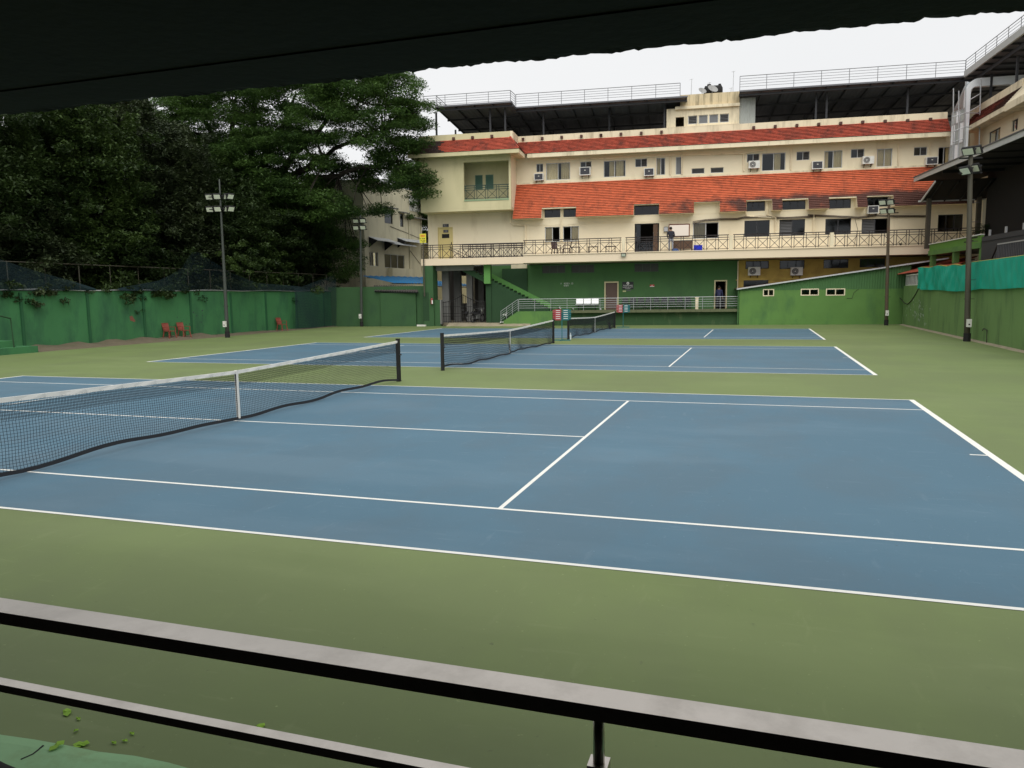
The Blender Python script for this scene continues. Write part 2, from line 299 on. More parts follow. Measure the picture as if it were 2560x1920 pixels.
# ================================================================== TENNIS NETS
def make_net(idx, cy, label, seg, rw, sagamp, half=6.38):
    t = thing('tennis_net', label, 'tennis net', (0.015, cy, 0), 0, 'tennis nets on the three courts')
    def top(y): return .914+(1.06-.914)*(abs(y)/half)**1.15
    rnd = random.Random(idx+3)
    ph = [rnd.uniform(0, 6.28) for _ in range(6)]
    def belly(y, k):                       # k 0 at tape .. 1 at the bottom: the net hangs and blows a little
        e = 1-(abs(y)/half)**6
        wv = math.sin(y*1.3+ph[0])*.5+math.sin(y*2.7+ph[1])*.3+math.sin(y*.6+ph[2])*.6
        pinch = 1-math.exp(-(y/.35)**2)*.8
        return sagamp*e*(k**1.6)*(.55+.45*wv)*pinch
    def bot(y): return .035+.05*max(0, math.sin(y*.9+ph[3]))*(abs(y) > .3)+.02*math.sin(y*3+ph[4])+.02
    V = []; F = []
    def strand(pts, wd):
        for a, b in zip(pts, pts[1:]):
            a = np.array(a); b = np.array(b); d = b-a; L = np.linalg.norm(d)
            if L < 1e-6: continue
            d /= L; n1 = np.cross(d, (1., 0, 0)); n1 /= (np.linalg.norm(n1)+1e-9); n2 = np.cross(d, n1)
            k = len(V)
            for e in (a, b):
                for g in range(3):
                    an = g*2.0944; V.append(e+(n1*math.cos(an)+n2*math.sin(an))*wd)
            for g in range(3): h = (g+1) % 3; F.append((k+g, k+h, k+3+h, k+3+g))
    cell = seg; ny = int(2*half/cell); nz = int(1.0/cell)
    ys = [-half+i*2*half/ny for i in range(ny+1)]
    def P(y, k): tz = top(y)-.05; bz = bot(y); return (belly(y, k), y+.012*math.sin(9*k+y*5)*k, tz+(bz-tz)*k)
    ks = [i/nz for i in range(nz+1)]
    for y in ys: strand([P(y, k) for k in ks[::2]+([1.] if nz % 2 else [])], rw)
    for k in ks: strand([P(y, k) for y in ys[::2]], rw)
    nd = max(4, int(.3/cell))                  # the upper part is doubled
    for y in ys[:-1]: strand([(p[0]+.012, p[1]+cell*.2, p[2]) for p in (P(y, k) for k in ks[:nd+1:2])], rw)
    for k in ks[1:nd]: strand([(p[0]+.012, p[1], p[2]-cell*.2) for p in (P(y, k) for y in ys[::3])], rw)
    o = npmesh('netting', V, F, NETM, t); stuff(o)
    mb = MB(); n = 60                          # white head band folded over the cable, a little puckered
    for i in range(n):
        y0, y1 = -half+2*half*i/n, -half+2*half*(i+1)/n
        for (ya, yb) in ((y0, y1),):
            za, zb = top(ya), top(yb); j = .006*math.sin(i*2.1)
            mb.quad((-.014-j, ya, za-.06), (-.014+j, yb, zb-.06), (-.012, yb, zb), (-.012, ya, za))
            mb.quad((.014-j, ya, za-.06), (.014+j, yb, zb-.06), (.012, yb, zb), (.012, ya, za))
            mb.quad((-.012, ya, za), (-.012, yb, zb), (.012, yb, zb), (.012, ya, za))
    mb.obj('head_band', TAPE, t)
    mb = MB()                                  # dark tape along the bottom, lying partly on the court
    for i in range(n):
        pr = []
        for y in (-half+2*half*i/n, -half+2*half*(i+1)/n):
            b = belly(y, 1); pr.append(((b-.004, y, bot(y)+.035), (b+.012, y, bot(y)-.012 if bot(y) > .03 else .012)))
        mb.quad(pr[0][0], pr[1][0], pr[1][1], pr[0][1]); mb.quad(*[(p[0]+.008, p[1], p[2]) for p in (pr[0][0], pr[1][0], pr[1][1], pr[0][1])])
    mb.obj('bottom_tape', NETM, t)
    mb = MB(); mb.box(-.022, -.016, -.026, .026, .03, .905); mb.box(.016, .022, -.026, .026, .03, .905); mb.box(-.022, .022, -.026, .026, .905, .918); mb.obj('centre_strap', TAPE, t)
    for s in (-1, 1):
        p = MB().box(-.042, .042, s*half-.042+s*.042, s*half+.042+s*.042, 0, 1.1).obj('post', BLACK, t)
        MB().box(-.05, .05, s*half-.05+s*.042, s*half+.05+s*.042, 0, .02).obj('base_collar', BLACK, p); MB().box(-.046, .046, s*half-.046+s*.042, s*half+.046+s*.042, 1.1, 1.115).obj('post_cap', BLACK, p)
        MB().tube([(.044, s*half+s*.042, .7), (.09, s*half+s*.042, .7)], .02, 8).obj('winder', DARKSTEEL, p)
make_net(0, COURT_Y[0], 'nearest tennis net with white head band, running out of the left edge', .045, .0027, .05)
make_net(1, COURT_Y[1], 'middle tennis net, its lower part bellying out, on the second court', .075, .0055, .22)
make_net(2, COURT_Y[2], 'farthest tennis net in front of the green platform', .085, .0065, .16)
# ================================================================== SPECTATOR STAND the camera looks out of
st = thing('spectator_stand', 'dark concrete spectator stand roof hanging over the top of the view', 'stand', (8, -11, 0))
def stl(mb): return mb
EDGE = -8.62
mb = MB()                                      # roof slab with a crumbling front lip
n = 2000; x0, x1 = -6., 24.
prev = None
for i in range(n+1):
    x = x0+(x1-x0)*i/n
    jn = (jn*.8+random.gauss(0, .0032)) if i else 0.; j = jn+.0015*math.sin(x*3.7+2*math.sin(x*1.3))+(.009 if random.random() < .05 else 0)
    zz = 2.998+j*.8; yy = EDGE+j*.5+random.uniform(-.004, .004)
    cur = [(x, EDGE-.3, 3.0), (x, EDGE-.045, 2.999), (x, yy, zz+.004), (x, EDGE+.015, 3.08), (x, EDGE, 3.35)]
    cur = [(a-8, b+11+(.03*(x-6.5) if k_ else 0), c) for k_, (a, b, c) in enumerate(cur)]
    if prev:
        for a in range(4): mb.quad(prev[a], prev[a+1], cur[a+1], cur[a])
    prev = cur
mb.box(-14, 16, -3.5, EDGE-.3+11, 3.005, 3.35)
mb.quad((-14, EDGE-.3+11, 3.0), (16, EDGE-.3+11, 3.0), (16, EDGE-.3+11, 3.005), (-14, EDGE-.3+11, 3.005))
mb.quad((-14, EDGE-.3+11, 3.35), (16, EDGE-.3+11, 3.35), (16, EDGE+11+.525, 3.35), (-14, EDGE+11-.375, 3.35))
mb.obj('roof_slab', DARKCONC, st)
MB().box(-14, 16, -3.7, -3.5, .0, 3.35).obj('rear_wall', DARKCONC, st)
MB().box(-14.2, -14, -3.7, 1.2, 0, 3.35).obj('side_wall', DARKCONC, st); MB().box(16, 16.2, -3.7, 1.2, 0, 3.35).obj('side_wall', DARKCONC, st)
# floor with a ragged green painted edge
mb = MB(); prev = None
for i in range(161):
    x = -14+30*i/160.; yy = -8.725+11+.02*math.sin(x*3.1)+random.uniform(-.012, .012)
    cur = [(x, -3.5, .4), (x, 1.45, .4), (x, 1.455, .12), (x, yy-.06, .12), (x, yy, .113), (x, yy+.008, .09), (x, yy-.02, 0)]
    if prev:
        for a in range(6): mb.quad(prev[a], prev[a+1], cur[a+1], cur[a], mi=1 if a < 2 else 0)
    prev = cur
mb.obj('floor_ledge', [LEDGE, DARKCONC], st)
crack = MB(); cp = [gz(*q, .123) for q in ((108, 1862), (95, 1874), (82, 1884), (66, 1891), (52, 1897))]
for a, b in zip(cp, cp[1:]): crack.bar((a[0]-8, a[1]+11, .1205), (b[0]-8, b[1]+11, .1205), .008, .003)
crack.obj('crack', BLACK, st)
rl = thing('steel_handrail', 'flat stainless steel handrail crossing the foreground', 'railing', (8, -9.77, .4))
MB().box(-6, 12, -.0375, .0375, .916, .95).obj('top_rail', STEEL, rl)
MB().box(-6, 12, -.04, -.01, .72, .742).obj('lower_rail', STEEL, rl)
pp = gy(1497, 1800, -9.77)[0]-8
for k in range(-3, 6):
    x = pp+k*1.9
    p = MB().box(x-.021, x+.021, -.021-.0, .021, 0, .805).obj('post', STEEL, rl)
    MB().tube([(x, 0, .805), (x, 0, .916)], .0125, 12).obj('pin', STEEL, p, smooth=True)
# dark bag on the ledge in the corner of the view
bp_ = gz(10, 1912, .62)
bg_ = thing('black_bag', 'rounded black bag at the bottom left corner on the green ledge', 'bag', (float(bp_[0])-.1, float(bp_[1])-.02, .4))
bm = bmesh.new(); bmesh.ops.create_icosphere(bm, subdivisions=3, radius=1)
for v in bm.verts:
    c = v.co; n_ = .06*math.sin(c.x*5+1)*math.cos(c.y*4)+.04*math.sin(c.z*7)
    v.co = Vector((c.x*.17*(1+n_), c.y*.1*(1+n_), (.115+.115*c.z*(1+n_*.6)) if c.z > -.9 else 0.))
me = bpy.data.meshes.new('bag_body'); bm.to_mesh(me); bm.free(); me.materials.append(BLACK)
me.polygons.foreach_set('use_smooth', [True]*len(me.polygons)); link('bag_body', me, bg_)
MB().tube([(-.07, 0, .215), (-.05, 0, .25), (.0, 0, .255), (.05, 0, .25), (.07, 0, .21)], .012, 6).obj('handle', BLACK, bg_)
# fallen leaves on the apron
lv = [(88, 1808), (103, 1851+5), (140, 1865), (188, 1868), (200, 1861), (650, 1818), (165, 1781), (330, 1838), (284, 1857), (311, 1853), (195, 1797), (190, 1826)]
for i, q in enumerate([(168, 1781), (196, 1797), (190, 1827), (142, 1865), (186, 1869), (203, 1860), (649, 1818), (330, 1834), (285, 1857), (312, 1852)]):
    big = i in (3, 4, 5, 0, 6); z = .125 if i in (3,) else .006
    p = gz(*q, z); s = (.028 if big else .012); a = random.uniform(0, 6.28)
    mb = MB(); o_ = []
    for k in range(8):
        an = k*PI/4; rr = s*(1+.0*k)*(1.5 if k % 4 == 0 else 1.0 if k % 2 else .62); o_.append((rr*math.cos(an), rr*math.sin(an), .004*(k % 3)))
    for k in range(8): mb.quad((0, 0, .006), o_[k], o_[(k+1) % 8])
    place = ['under the upper rail near the left edge', 'small one beside the lower rail', 'faint one above the green ledge', 'bright one on the green ledge', 'left one of the bright pair beside the ledge', 'right one of the bright pair beside the ledge', 'single yellowish one under the lower rail', 'small pale one right of the bright pair', 'tiny one right of the bright pair', 'tiny one next to the dark speck'][i]
    tag(mb.obj('fallen_leaf', LEAF_Y, None, (float(p[0]), float(p[1]), z), a), 'fallen lime green leaf, '+place, 'leaf', 'fallen leaves near the stand')
# ================================================================== MAIN BUILDING (local axes: u along the facade, w into it)
BL = thing('main_building', 'long cream hotel block with orange tiled roof bands behind the courts', 'building', L2W(0, 0), TH)
def holes_wall(mb, u0, u1, z0, z1, w, holes, th=.2, ax='u', mi=0):
    us = sorted({u0, u1, *[h[0] for h in holes], *[h[1] for h in holes]}); zs = sorted({z0, z1, *[h[2] for h in holes], *[h[3] for h in holes]})
    us = [x for x in us if u0-1e-6 <= x <= u1+1e-6]; zs = [x for x in zs if z0-1e-6 <= x <= z1+1e-6]
    def P(u, w_, z): return (u, w_, z) if ax == 'u' else (w_, u, z)
    for a, b in zip(us, us[1:]):
        for c, d in zip(zs, zs[1:]):
            um, zm = (a+b)/2, (c+d)/2
            if any(h[0] < um < h[1] and h[2] < zm < h[3] for h in holes): continue
            mb.quad(P(a, w, c), P(b, w, c), P(b, w, d), P(a, w, d), mi=mi); mb.quad(P(a, w+th, c), P(b, w+th, c), P(b, w+th, d), P(a, w+th, d), mi=mi)
    for h in list(holes)+[(u0, u1, z0, z1)]:
        a, b, c, d = max(h[0], u0), min(h[1], u1), max(h[2], z0), min(h[3], z1)
        mb.quad(P(a, w, c), P(a, w+th, c), P(a, w+th, d), P(a, w, d), mi=mi); mb.quad(P(b, w, c), P(b, w+th, c), P(b, w+th, d), P(b, w, d), mi=mi)
        mb.quad(P(a, w, c), P(b, w, c), P(b, w+th, c), P(a, w+th, c), mi=mi); mb.quad(P(a, w, d), P(b, w, d), P(b, w+th, d), P(a, w+th, d), mi=mi)
def window(R, w, n=2, parent=None, frame=ALU, glass=None, opened=(), curtains=(), fw=.045, name='window', ax='u', dep=.07, louvre=()):
    parent = parent or BL; glass = glass or GLASS; u0, u1, z0, z1 = R
    def bx(mb, a, b, c, d, e, f): return mb.box(a, b, c, d, e, f) if ax == 'u' else mb.box(c, d, a, b, e, f)
    mb = MB(); y0, y1 = w+dep, w+dep+.05
    bx(mb, u0, u1, y0, y1, z0, z0+fw); bx(mb, u0, u1, y0, y1, z1-fw, z1); bx(mb, u0, u0+fw, y0, y1, z0+fw, z1-fw); bx(mb, u1-fw, u1, y0, y1, z0+fw, z1-fw)
    cw = (u1-u0)/n
    for k in range(1, n): bx(mb, u0+k*cw-fw/2, u0+k*cw+fw/2, y0-.003, y1, z0+fw, z1-fw)
    f = mb.obj(name, frame, parent)
    for k in range(n):
        a, b = u0+k*cw+fw*.5, u0+(k+1)*cw-fw*.5
        if k in louvre:
            nl = max(4, int((z1-z0)/.11))
            for i in range(nl):
                z = z0+fw+(z1-z0-2*fw)*(i+.5)/nl; s_ = MB(); h = (z1-z0-2*fw)/nl
                if ax == 'u': s_.quad((a, y0+.0, z-h*.45), (b, y0, z-h*.45), (b, y1, z+h*.3), (a, y1, z+h*.3)).quad((a, y0+.006, z-h*.45), (b, y0+.006, z-h*.45), (b, y1+.006, z+h*.3), (a, y1+.006, z+h*.3))
                else: s_.quad((y0, a, z-h*.45), (y0, b, z-h*.45), (y1, b, z+h*.3), (y1, a, z+h*.3))
                s_.obj('slat', SLAT, f)
        elif k not in opened:
            yp = y0+.02
            (MB().quad((a, yp, z0+fw), (b, yp, z0+fw), (b, yp, z1-fw), (a, yp, z1-fw)) if ax == 'u' else MB().quad((yp, a, z0+fw), (yp, b, z0+fw), (yp, b, z1-fw), (yp, a, z1-fw))).obj('pane', glass, f)
    for (a0, a1) in curtains:
        mb = MB(); m_ = 14; a = u0+(u1-u0)*a0; b = u0+(u1-u0)*a1; pr = None
        for i in range(m_+1):
            x = a+(b-a)*i/m_; y = w+dep+.14+.03*math.sin(i*2.2)
            cur = ((x, y, z0+.02), (x, y, z1-.01)) if ax == 'u' else ((y, x, z0+.02), (y, x, z1-.01))
            if pr: mb.quad(pr[0], cur[0], cur[1], pr[1])
            pr = cur
        mb.obj('curtain', CURT, f)
    return f
W1, W2 = 2.4, 3.0
UE = 19.0
# ---- slabs and rear of the block
MB().box(-18.8, 26, 13.8, 14, -.03, 13.4).obj('rear_wall', CREAM, BL)
MB().box(UE, 26, 2.9, 13.8, 0, 13.3).obj('corner_block', CREAM, BL)
MB().box(-11.9, UE, W1+.21, 13.8, 4.5, 5.02).obj('floor_slab', ROOM, BL)
MB().box(-18.7, UE, W2+.21, 13.8, 9.3, 10.3).obj('floor_slab', ROOM, BL)
MB().box(-18.7, UE, W2+.21, 13.8, 12.65, 13.4).obj('roof_deck', CONC, BL)
for z0, z1, um in ((1.0, 4.5, -11.0), (5.02, 9.3, -18.7), (10.3, 12.65, -18.7)):
    MB().box(um, UE, 7.0, 7.15, z0, z1).obj('inner_wall', ROOM, BL)
# ---- first floor: wall with openings
win1 = [(rect(r6, 1483, 275, 1637, 428, W1), dict(opened=(1,), curtains=((.02, .45),))), (rect(r6, 1668, 268, 1832, 422, W1), dict(opened=(0,), curtains=((.55, .98),))),
        (rect(r5, 952, 230, 1215, 395, W1), dict(opened=(1,), curtains=((.02, .48),), glass=GLASSD)), (rect(r5, 1478, 208, 1737, 372, W1), dict(glass=GLASSD, frame=DARKSTEEL)),
        (rect(r5, 1837, 198, 2099, 363, W1), dict(glass=GLASSD, frame=DARKSTEEL, louvre=(0,))), (rect(r4, 177, 682, 441, 840, W1), dict(glass=GLASSD, frame=DARKSTEEL)),
        (rect(r4, 550, 682, 826, 838, W1), dict(glass=GLASSD, frame=DARKSTEEL, louvre=(0,))), (rect(r4, 1330, 640, 1585, 815, W1), dict(glass=GLASSD, frame=DARKSTEEL, n=3))]
cler = [(rect(r1, 1480, 1400, 1642, 1490, W1), 2), (rect(r1, 1673, 1395, 1803, 1485, W1), 2), (rect(r2, 350, 1360, 602, 1463, W1), 3), (rect(r2, 1503, 1320, 1690, 1425, W1), 3),
        (rect(r2, 1868, 1310, 2105, 1408, W1), 3), (rect(r4, 215, 475, 440, 578, W1), 3), (rect(r4, 605, 458, 832, 560, W1), 3)]
door1 = rect(r5, 355, 240, 605, 525, W1); door1 = (door1[0], door1[1], 5.05, door1[3])
ydoor = rect(r6, 395, 287, 535, 450, W1); ydoor = (ydoor[0], ydoor[1], 5.05, ydoor[3])
H1 = [a for a, _ in win1]+[a for a, _ in cler]+[door1, ydoor]
mb = MB(); holes_wall(mb, -18.75, UE, 5.05, 8.9, W1, H1); mb.obj('wall', CREAM, BL)
for R, kw in win1: window(R, W1, **kw)
for R, n in cler: window(R, W1, n, glass=GLASSD, frame=DARKSTEEL)
for a, b, c, d in [w_[0] for w_ in win1[:3]]: MB().box(a-.05, b+.05, W1-.04, W1+.02, c-.07, c-.002).obj('sill', CREAM2, BL)
# mouldings on the wall between the bays
for z in (7.33, 7.78): MB().box(-11.6, UE, W1-.02, W1-.001, z, z+.025).obj('groove_band', CREAM2, BL)
# entrance with two glass leaves folded open
d_ = MB(); a, b, c, e = door1
d_.box(a, a+.06, W1+.02, W1+.12, c, e).box(b-.06, b, W1+.02, W1+.12, c, e).box(a+.06, b-.06, W1+.02, W1+.12, e-.06, e); dr = d_.obj('entrance_door', BLACK, BL)
for x in (a+.1, b-.42):
    MB().box(x, x+.32, W1-.02, W1+.01, c+.02, e-.08).obj('leaf', BROWN if x > a+.2 else GLASSD, dr)
for x in (a+.09, b-.4, b-.13): MB().tube([(x, W1-.07, 6.0), (x, W1-.07, 6.6)], .016, 6).obj('handle', STEEL, dr)
MB().box(a+.12, a+1.35, W1+.3, W1+.32, c+.05, c+.95).obj('inner_screen', GLASSD, dr)
# yellow door of the wing
DOORY = M('door_yellow', (.62, .52, .23), .7, .08, 2.)
a, b, c, e = ydoor
yd = MB().box(a, b, W1+.05, W1+.11, c, e).obj('service_door', DOORY, BL)
MB().box(a-.05, a, W1-.03, W1+.1, c, e+.06).box(b, b+.05, W1-.03, W1+.1, c, e+.06).box(a, b, W1-.03, W1+.1, e, e+.06).obj('door_frame', DOORY, yd)
g = rect(r6, 430, 348, 505, 390, W1+.05); MB().box(g[0], g[1], W1+.035, W1+.05, g[2], g[3]).obj('vision_panel', BLACK, yd)
MB().box(b-.1, b-.06, W1-.0, W1+.05, 6.1, 6.3).obj('handle', BLACK, yd)
# ---- mansard of tiles with notches for the clerestory windows
MB0, MB1, MZ0, MZ1 = 1.5, W2-.03, 7.78, 10.46
def mw(z): return MB0+(MB1-MB0)*(z-MZ0)/(MZ1-MZ0)
def notch(reg, x0, x1, yt): return bw(reg(x0, yt), 1.9)[0], bw(reg(x1, yt), 1.9)[0], bw(reg((x0+x1)/2, yt), 1.9)[1]
NOT = [notch(r1, 1455, 1806, 1395), notch(r2, 347, 606, 1357), notch(r2, 962, 1226, 1333), notch(r2, 1498, 1762, 1316), notch(r2, 1866, 2132, 1306), notch(r4, 213, 497, 470), notch(r4, 602, 872, 452)]
UL = -11.93
edges = sorted({UL, UE, *[n_[0] for n_ in NOT], *[n_[1] for n_ in NOT]})
mb = MB()
for a, b in zip(edges, edges[1:]):
    um = (a+b)/2; zb = MZ0
    for n_ in NOT:
        if n_[0] < um < n_[1]: zb = n_[2]
    mb.quad((a, mw(zb), zb), (b, mw(zb), zb), (b, MB1, MZ1), (a, MB1, MZ1))
    mb.quad((a, mw(zb), zb), (b, mw(zb), zb), (b, W1, zb+(.02 if zb == MZ0 else 0)), (a, W1, zb+(.02 if zb == MZ0 else 0)))
for n_ in NOT:
    for u in n_[:2]: mb.quad((u, mw(MZ0), MZ0), (u, W1, MZ0), (u, W1, n_[2]), (u, mw(n_[2]), n_[2]))
mb.quad((UL, MB0, MZ0), (UL, W1, MZ0), (UL, W2, MZ1))
ms = mb.obj('mansard_slab', CREAM2, BL)
def add_moss(m_):
    n = m_.node_tree.nodes; l = m_.node_tree.links; p = n['Principled BSDF']; src = p.inputs['Base Color'].links[0].from_socket
    tc = n.new('ShaderNodeTexCoord'); sx = n.new('ShaderNodeSeparateXYZ'); l.new(tc.outputs['Object'], sx.inputs[0])
    zr_ = n.new('ShaderNodeMapRange'); zr_.inputs[1].default_value = 9.25; zr_.inputs[2].default_value = 8.5; l.new(sx.outputs[2], zr_.inputs[0])
    ur = n.new('ShaderNodeMapRange'); ur.inputs[1].default_value = -6; ur.inputs[2].default_value = 14; ur.inputs[3].default_value = .16; ur.inputs[4].default_value = .7; l.new(sx.outputs[0], ur.inputs[0])
    nz = n.new('ShaderNodeTexNoise'); nz.inputs['Scale'].default_value = 1.1; nz.inputs['Detail'].default_value = 9; nz.inputs['Roughness'].default_value = .7; l.new(tc.outputs['Object'], nz.inputs[0])
    a = n.new('ShaderNodeMath'); a.operation = 'MULTIPLY'; l.new(zr_.outputs[0], a.inputs[0]); l.new(ur.outputs[0], a.inputs[1])
    b = n.new('ShaderNodeMath'); b.operation = 'ADD'; l.new(a.outputs[0], b.inputs[0]); l.new(nz.outputs[0], b.inputs[1])
    r_ = n.new('ShaderNodeMapRange'); r_.inputs[1].default_value = .7; r_.inputs[2].default_value = .98; r_.inputs[4].default_value = .9; l.new(b.outputs[0], r_.inputs[0])
    x = n.new('ShaderNodeMix'); x.data_type = 'RGBA'; x.inputs[7].default_value = (.05, .03, .025, 1); l.new(r_.outputs[0], x.inputs[0]); l.new(src, x.inputs[6]); l.new(x.outputs[2], p.inputs['Base Color'])
add_moss(ORANGE)
def tile_field(mb, A, B, C, D, nc, tw, nh, skip=None, mossy=None, clip=()):
    A, B, C, D = (np.array(p, float) for p in (A, B, C, D)); nrm = np.array(nh, float)
    for i in range(nc):
        t0, t1 = i/nc, (i+1.12)/nc
        for (side) in (0,):
            L0, R0 = A+(D-A)*t0, B+(C-B)*t0; L1, R1 = A+(D-A)*min(t1, 1.01), B+(C-B)*min(t1, 1.01)
            n = max(1, int(np.linalg.norm(R0-L0)/tw)); off = .5*(i % 2)/n
            for j in range(n+1):
                s0 = max(0, j/n-off); s1 = min(1, (j+1)/n-off-.004/n)
                if s1 <= s0: continue
                p0, p1, p2, p3 = L0+(R0-L0)*s0, L0+(R0-L0)*s1, L1+(R1-L1)*s1, L1+(R1-L1)*s0
                if skip and skip((p0+p1)/2): continue
                dead = False
                for n_ in clip:
                    if p0[2] < n_[2]-.02 and p1[0] > n_[0] and p0[0] < n_[1]:
                        if p0[0] >= n_[0] and p1[0] <= n_[1]: dead = True; break
                        if p0[0] < n_[0]: p1 = np.array([n_[0], p1[1], p1[2]]); p2 = np.array([n_[0], p2[1], p2[2]])
                        else: p0 = np.array([n_[1], p0[1], p0[2]]); p3 = np.array([n_[1], p3[1], p3[2]])
                if dead: continue
                h = nrm*(.06+random.uniform(-.006, .008)); h2 = nrm*.012
                mi = 1 if mossy and mossy((p0+p1)/2) else 0
                b_ = len(mb.v); mb.v += [tuple(x) for x in (p0+h, p1+h, p2+h2, p3+h2, p0, p1)]
                mb.f += [(b_, b_+1, b_+2, b_+3), (b_+4, b_+5, b_+1, b_)]; mb.m += [mi, 2]
def nskip(p):
    return any(n_[0]-.1 < p[0] < n_[1]+.1 and p[2] < n_[2]-.03 for n_ in NOT)
ln_ = math.hypot(MB1-MB0, MZ1-MZ0); nh = (0, -(MZ1-MZ0)/ln_, (MB1-MB0)/ln_)
mb = MB(); tile_field(mb, (UL, MB0, MZ0), (UE, MB0, MZ0), (UE, MB1, MZ1), (UL, MB1, MZ1), 21, .26, nh, None, None, NOT)
stuff(mb.obj('roof_tiles', [ORANGE, ORANGE, TEDGE], ms))
# ---- second floor wall
win2 = [(rect(r1, 1495, 928, 1742, 1105, W2), dict(curtains=((.03, .5), (.62, .99)))), (rect(r1, 2085, 905, 2310, 1075, W2), dict(curtains=((.25, .49), (.55, .9)))),
        (rect(r2, 577, 878, 668, 1055, W2), dict(curtains=((.02, .45),))), (rect(r2, 775, 868, 846, 1050, W2), dict(n=1, glass=FROST)),
        (rect(r2, 1658, 828, 1900, 1010, W2), dict(curtains=((.52, .8),))), (rect(r4, 165, -16, 352, 166, W2), dict(curtains=((.02, .25), (.5, .98)))),
        (rect(r4, 705, -36, 863, 150, W2), dict(curtains=((.05, .48), (.52, .95)))), (rect(r4, 1333, -52, 1452, 126, W2), dict(opened=(0, 1), curtains=((.7, 1.),)))]
vents = [(rect(r1, 1395, 938, 1466, 1025, W2), 2, ()), (rect(r1, 1845, 916, 1960, 990, W2), 2, (1,)), (rect(r2, 360, 886, 483, 972, W2), 2, (1,)), (rect(r2, 938, 985, 1070, 1041, W2), 1, (0,)), (rect(r2, 1132, 977, 1266, 1033, W2), 1, (0,)),
         (rect(r2, 1505, 836, 1633, 925, W2), 2, (1,)), (rect(r2, 2012, 812, 2147, 903, W2), 2, (1,)), (rect(r3, 440, 1524, 578, 1616, W2), 2, (1,)), (rect(r3, 1085, 1504, 1222, 1593, W2), 2, (1,))]
mb = MB(); holes_wall(mb, -12.0, UE, 10.4, 12.66, W2, [a for a, _ in win2]+[a for a, _, _ in vents]); mb.obj('wall', CREAM, BL)
for R, kw in win2: window(R, W2, **kw)
for R, n, lo in vents: window(R, W2, n, glass=GLASSD, louvre=lo, fw=.035, name='vent_window')
MB().box(-11.85, UE, W2-.08, W2-.002, 10.42, 10.56).obj('sill_band', CREAM2, BL)
# ---- upper eaves: fascia, soffit, tiles, parapet
EZ0, EZ1, PZ0, PZ1 = 12.22, 12.5, 13.5, 13.95
UR = bw(r3(1470, 1300), 2.1)[0]
WU = -11.1                                                       # right eave of the wing
MB().box(WU+.2, UR, 2.1, 2.28, EZ0, EZ1).obj('fascia', CREAM2, BL)
MB().box(-19.4, WU, 0, .18, EZ0+.02, EZ1).obj('fascia', CREAMW, BL)
MB().box(WU-.18, WU+.002, .18, 2.28, EZ0+.01, EZ1-.004).obj('fascia', CREAM2, BL)
MB().box(WU+.2, UR, 2.28, W2, EZ0+.12, EZ1-.02).obj('soffit', CREAM2, BL)
MB().box(-19.4, WU-.18, .18, W2-.002, EZ0+.1, EZ1-.022).obj('soffit', CREAMW, BL)
mb = MB(); sl_ = math.hypot(.9, 1.)
tile_field(mb, (WU, 2.1, EZ1), (UR, 2.1, EZ1), (UR, 2.97, PZ0), (-11.9, 2.97, PZ0), 9, .22, (0, -1/sl_, .9/sl_))
tile_field(mb, (WU, 0, EZ1), (WU, 2.1, EZ1), (-11.9, 2.97, PZ0), (-11.9, .87, PZ0), 9, .22, (1/sl_, 0, .9/sl_))
tile_field(mb, (-19.5, 0, EZ1), (WU, 0, EZ1), (-11.9, .87, PZ0), (-18.8, .87, PZ0), 9, .22, (0, -1/sl_, .9/sl_), None, lambda p: p[0] < -17.2+.5*random.random())
rt = mb.obj('roof_tiles', [TILE2, TILEM, TEDGE], BL); stuff(rt)
mb = MB(); mb.quad((WU, 2.12, EZ1-.01), (UR, 2.12, EZ1-.01), (UR, 3., PZ0), (-11.9, 3., PZ0)); mb.quad((WU-.02, .02, EZ1-.01), (WU-.02, 2.12, EZ1-.01), (-11.92, 3., PZ0), (-11.92, .9, PZ0)); mb.quad((-19.5, .02, EZ1-.01), (WU, .02, EZ1-.01), (-11.9, .9, PZ0), (-18.8, .9, PZ0))
mb.obj('roof_underlay', CREAM2, BL)
ridge = MB(); ridge.tube([(WU, 0, EZ1+.05), (-11.9, .87, PZ0+.04)], .06, 6); ridge.obj('hip_cap', TILE2, BL)
MB().box(-11.72, UR, 2.97, 3.15, 13.4, PZ1).obj('parapet', CREAM2, BL)
MB().box(-18.8, -11.9, .87, 1.05, 13.4, PZ1-.02).obj('parapet', CREAMW, BL)
MB().box(-11.9, -11.72, .872, 3.148, 13.4, PZ1-.01).obj('parapet', CREAM2, BL)
MB().box(-18.8, -18.62, 1.05, 13, 13.4, PZ1-.03).obj('parapet', CREAMW, BL)
SPOUT = M('spout', (.09, .04, .03), .7, .2, 6.)
for reg, pts in ((r1, ((552, 685), (745, 673), (943, 660))),):
    for q in pts: u, z = bw(reg(*q), .87); MB().box(u-.09, u+.09, .7, .875, z-.09, z+.09).obj('rain_spout', SPOUT, BL)
for reg, pts in ((r1, ((1262, 690), (1458, 682), (1657, 670), (1858, 660), (2060, 650))), (r2, ((10, 650), (215, 638), (423, 628), (630, 617), (1573, 572), (1793, 560), (2015, 550))), (r3, ((108, 1275), (333, 1265), (558, 1253), (787, 1245), (1017, 1237), (1250, 1225)))):
    for q in pts: u, z = bw(reg(*q), 2.97); MB().box(u-.09, u+.09, 2.8, 2.975, z-.09, z+.09).obj('rain_spout', SPOUT, BL)
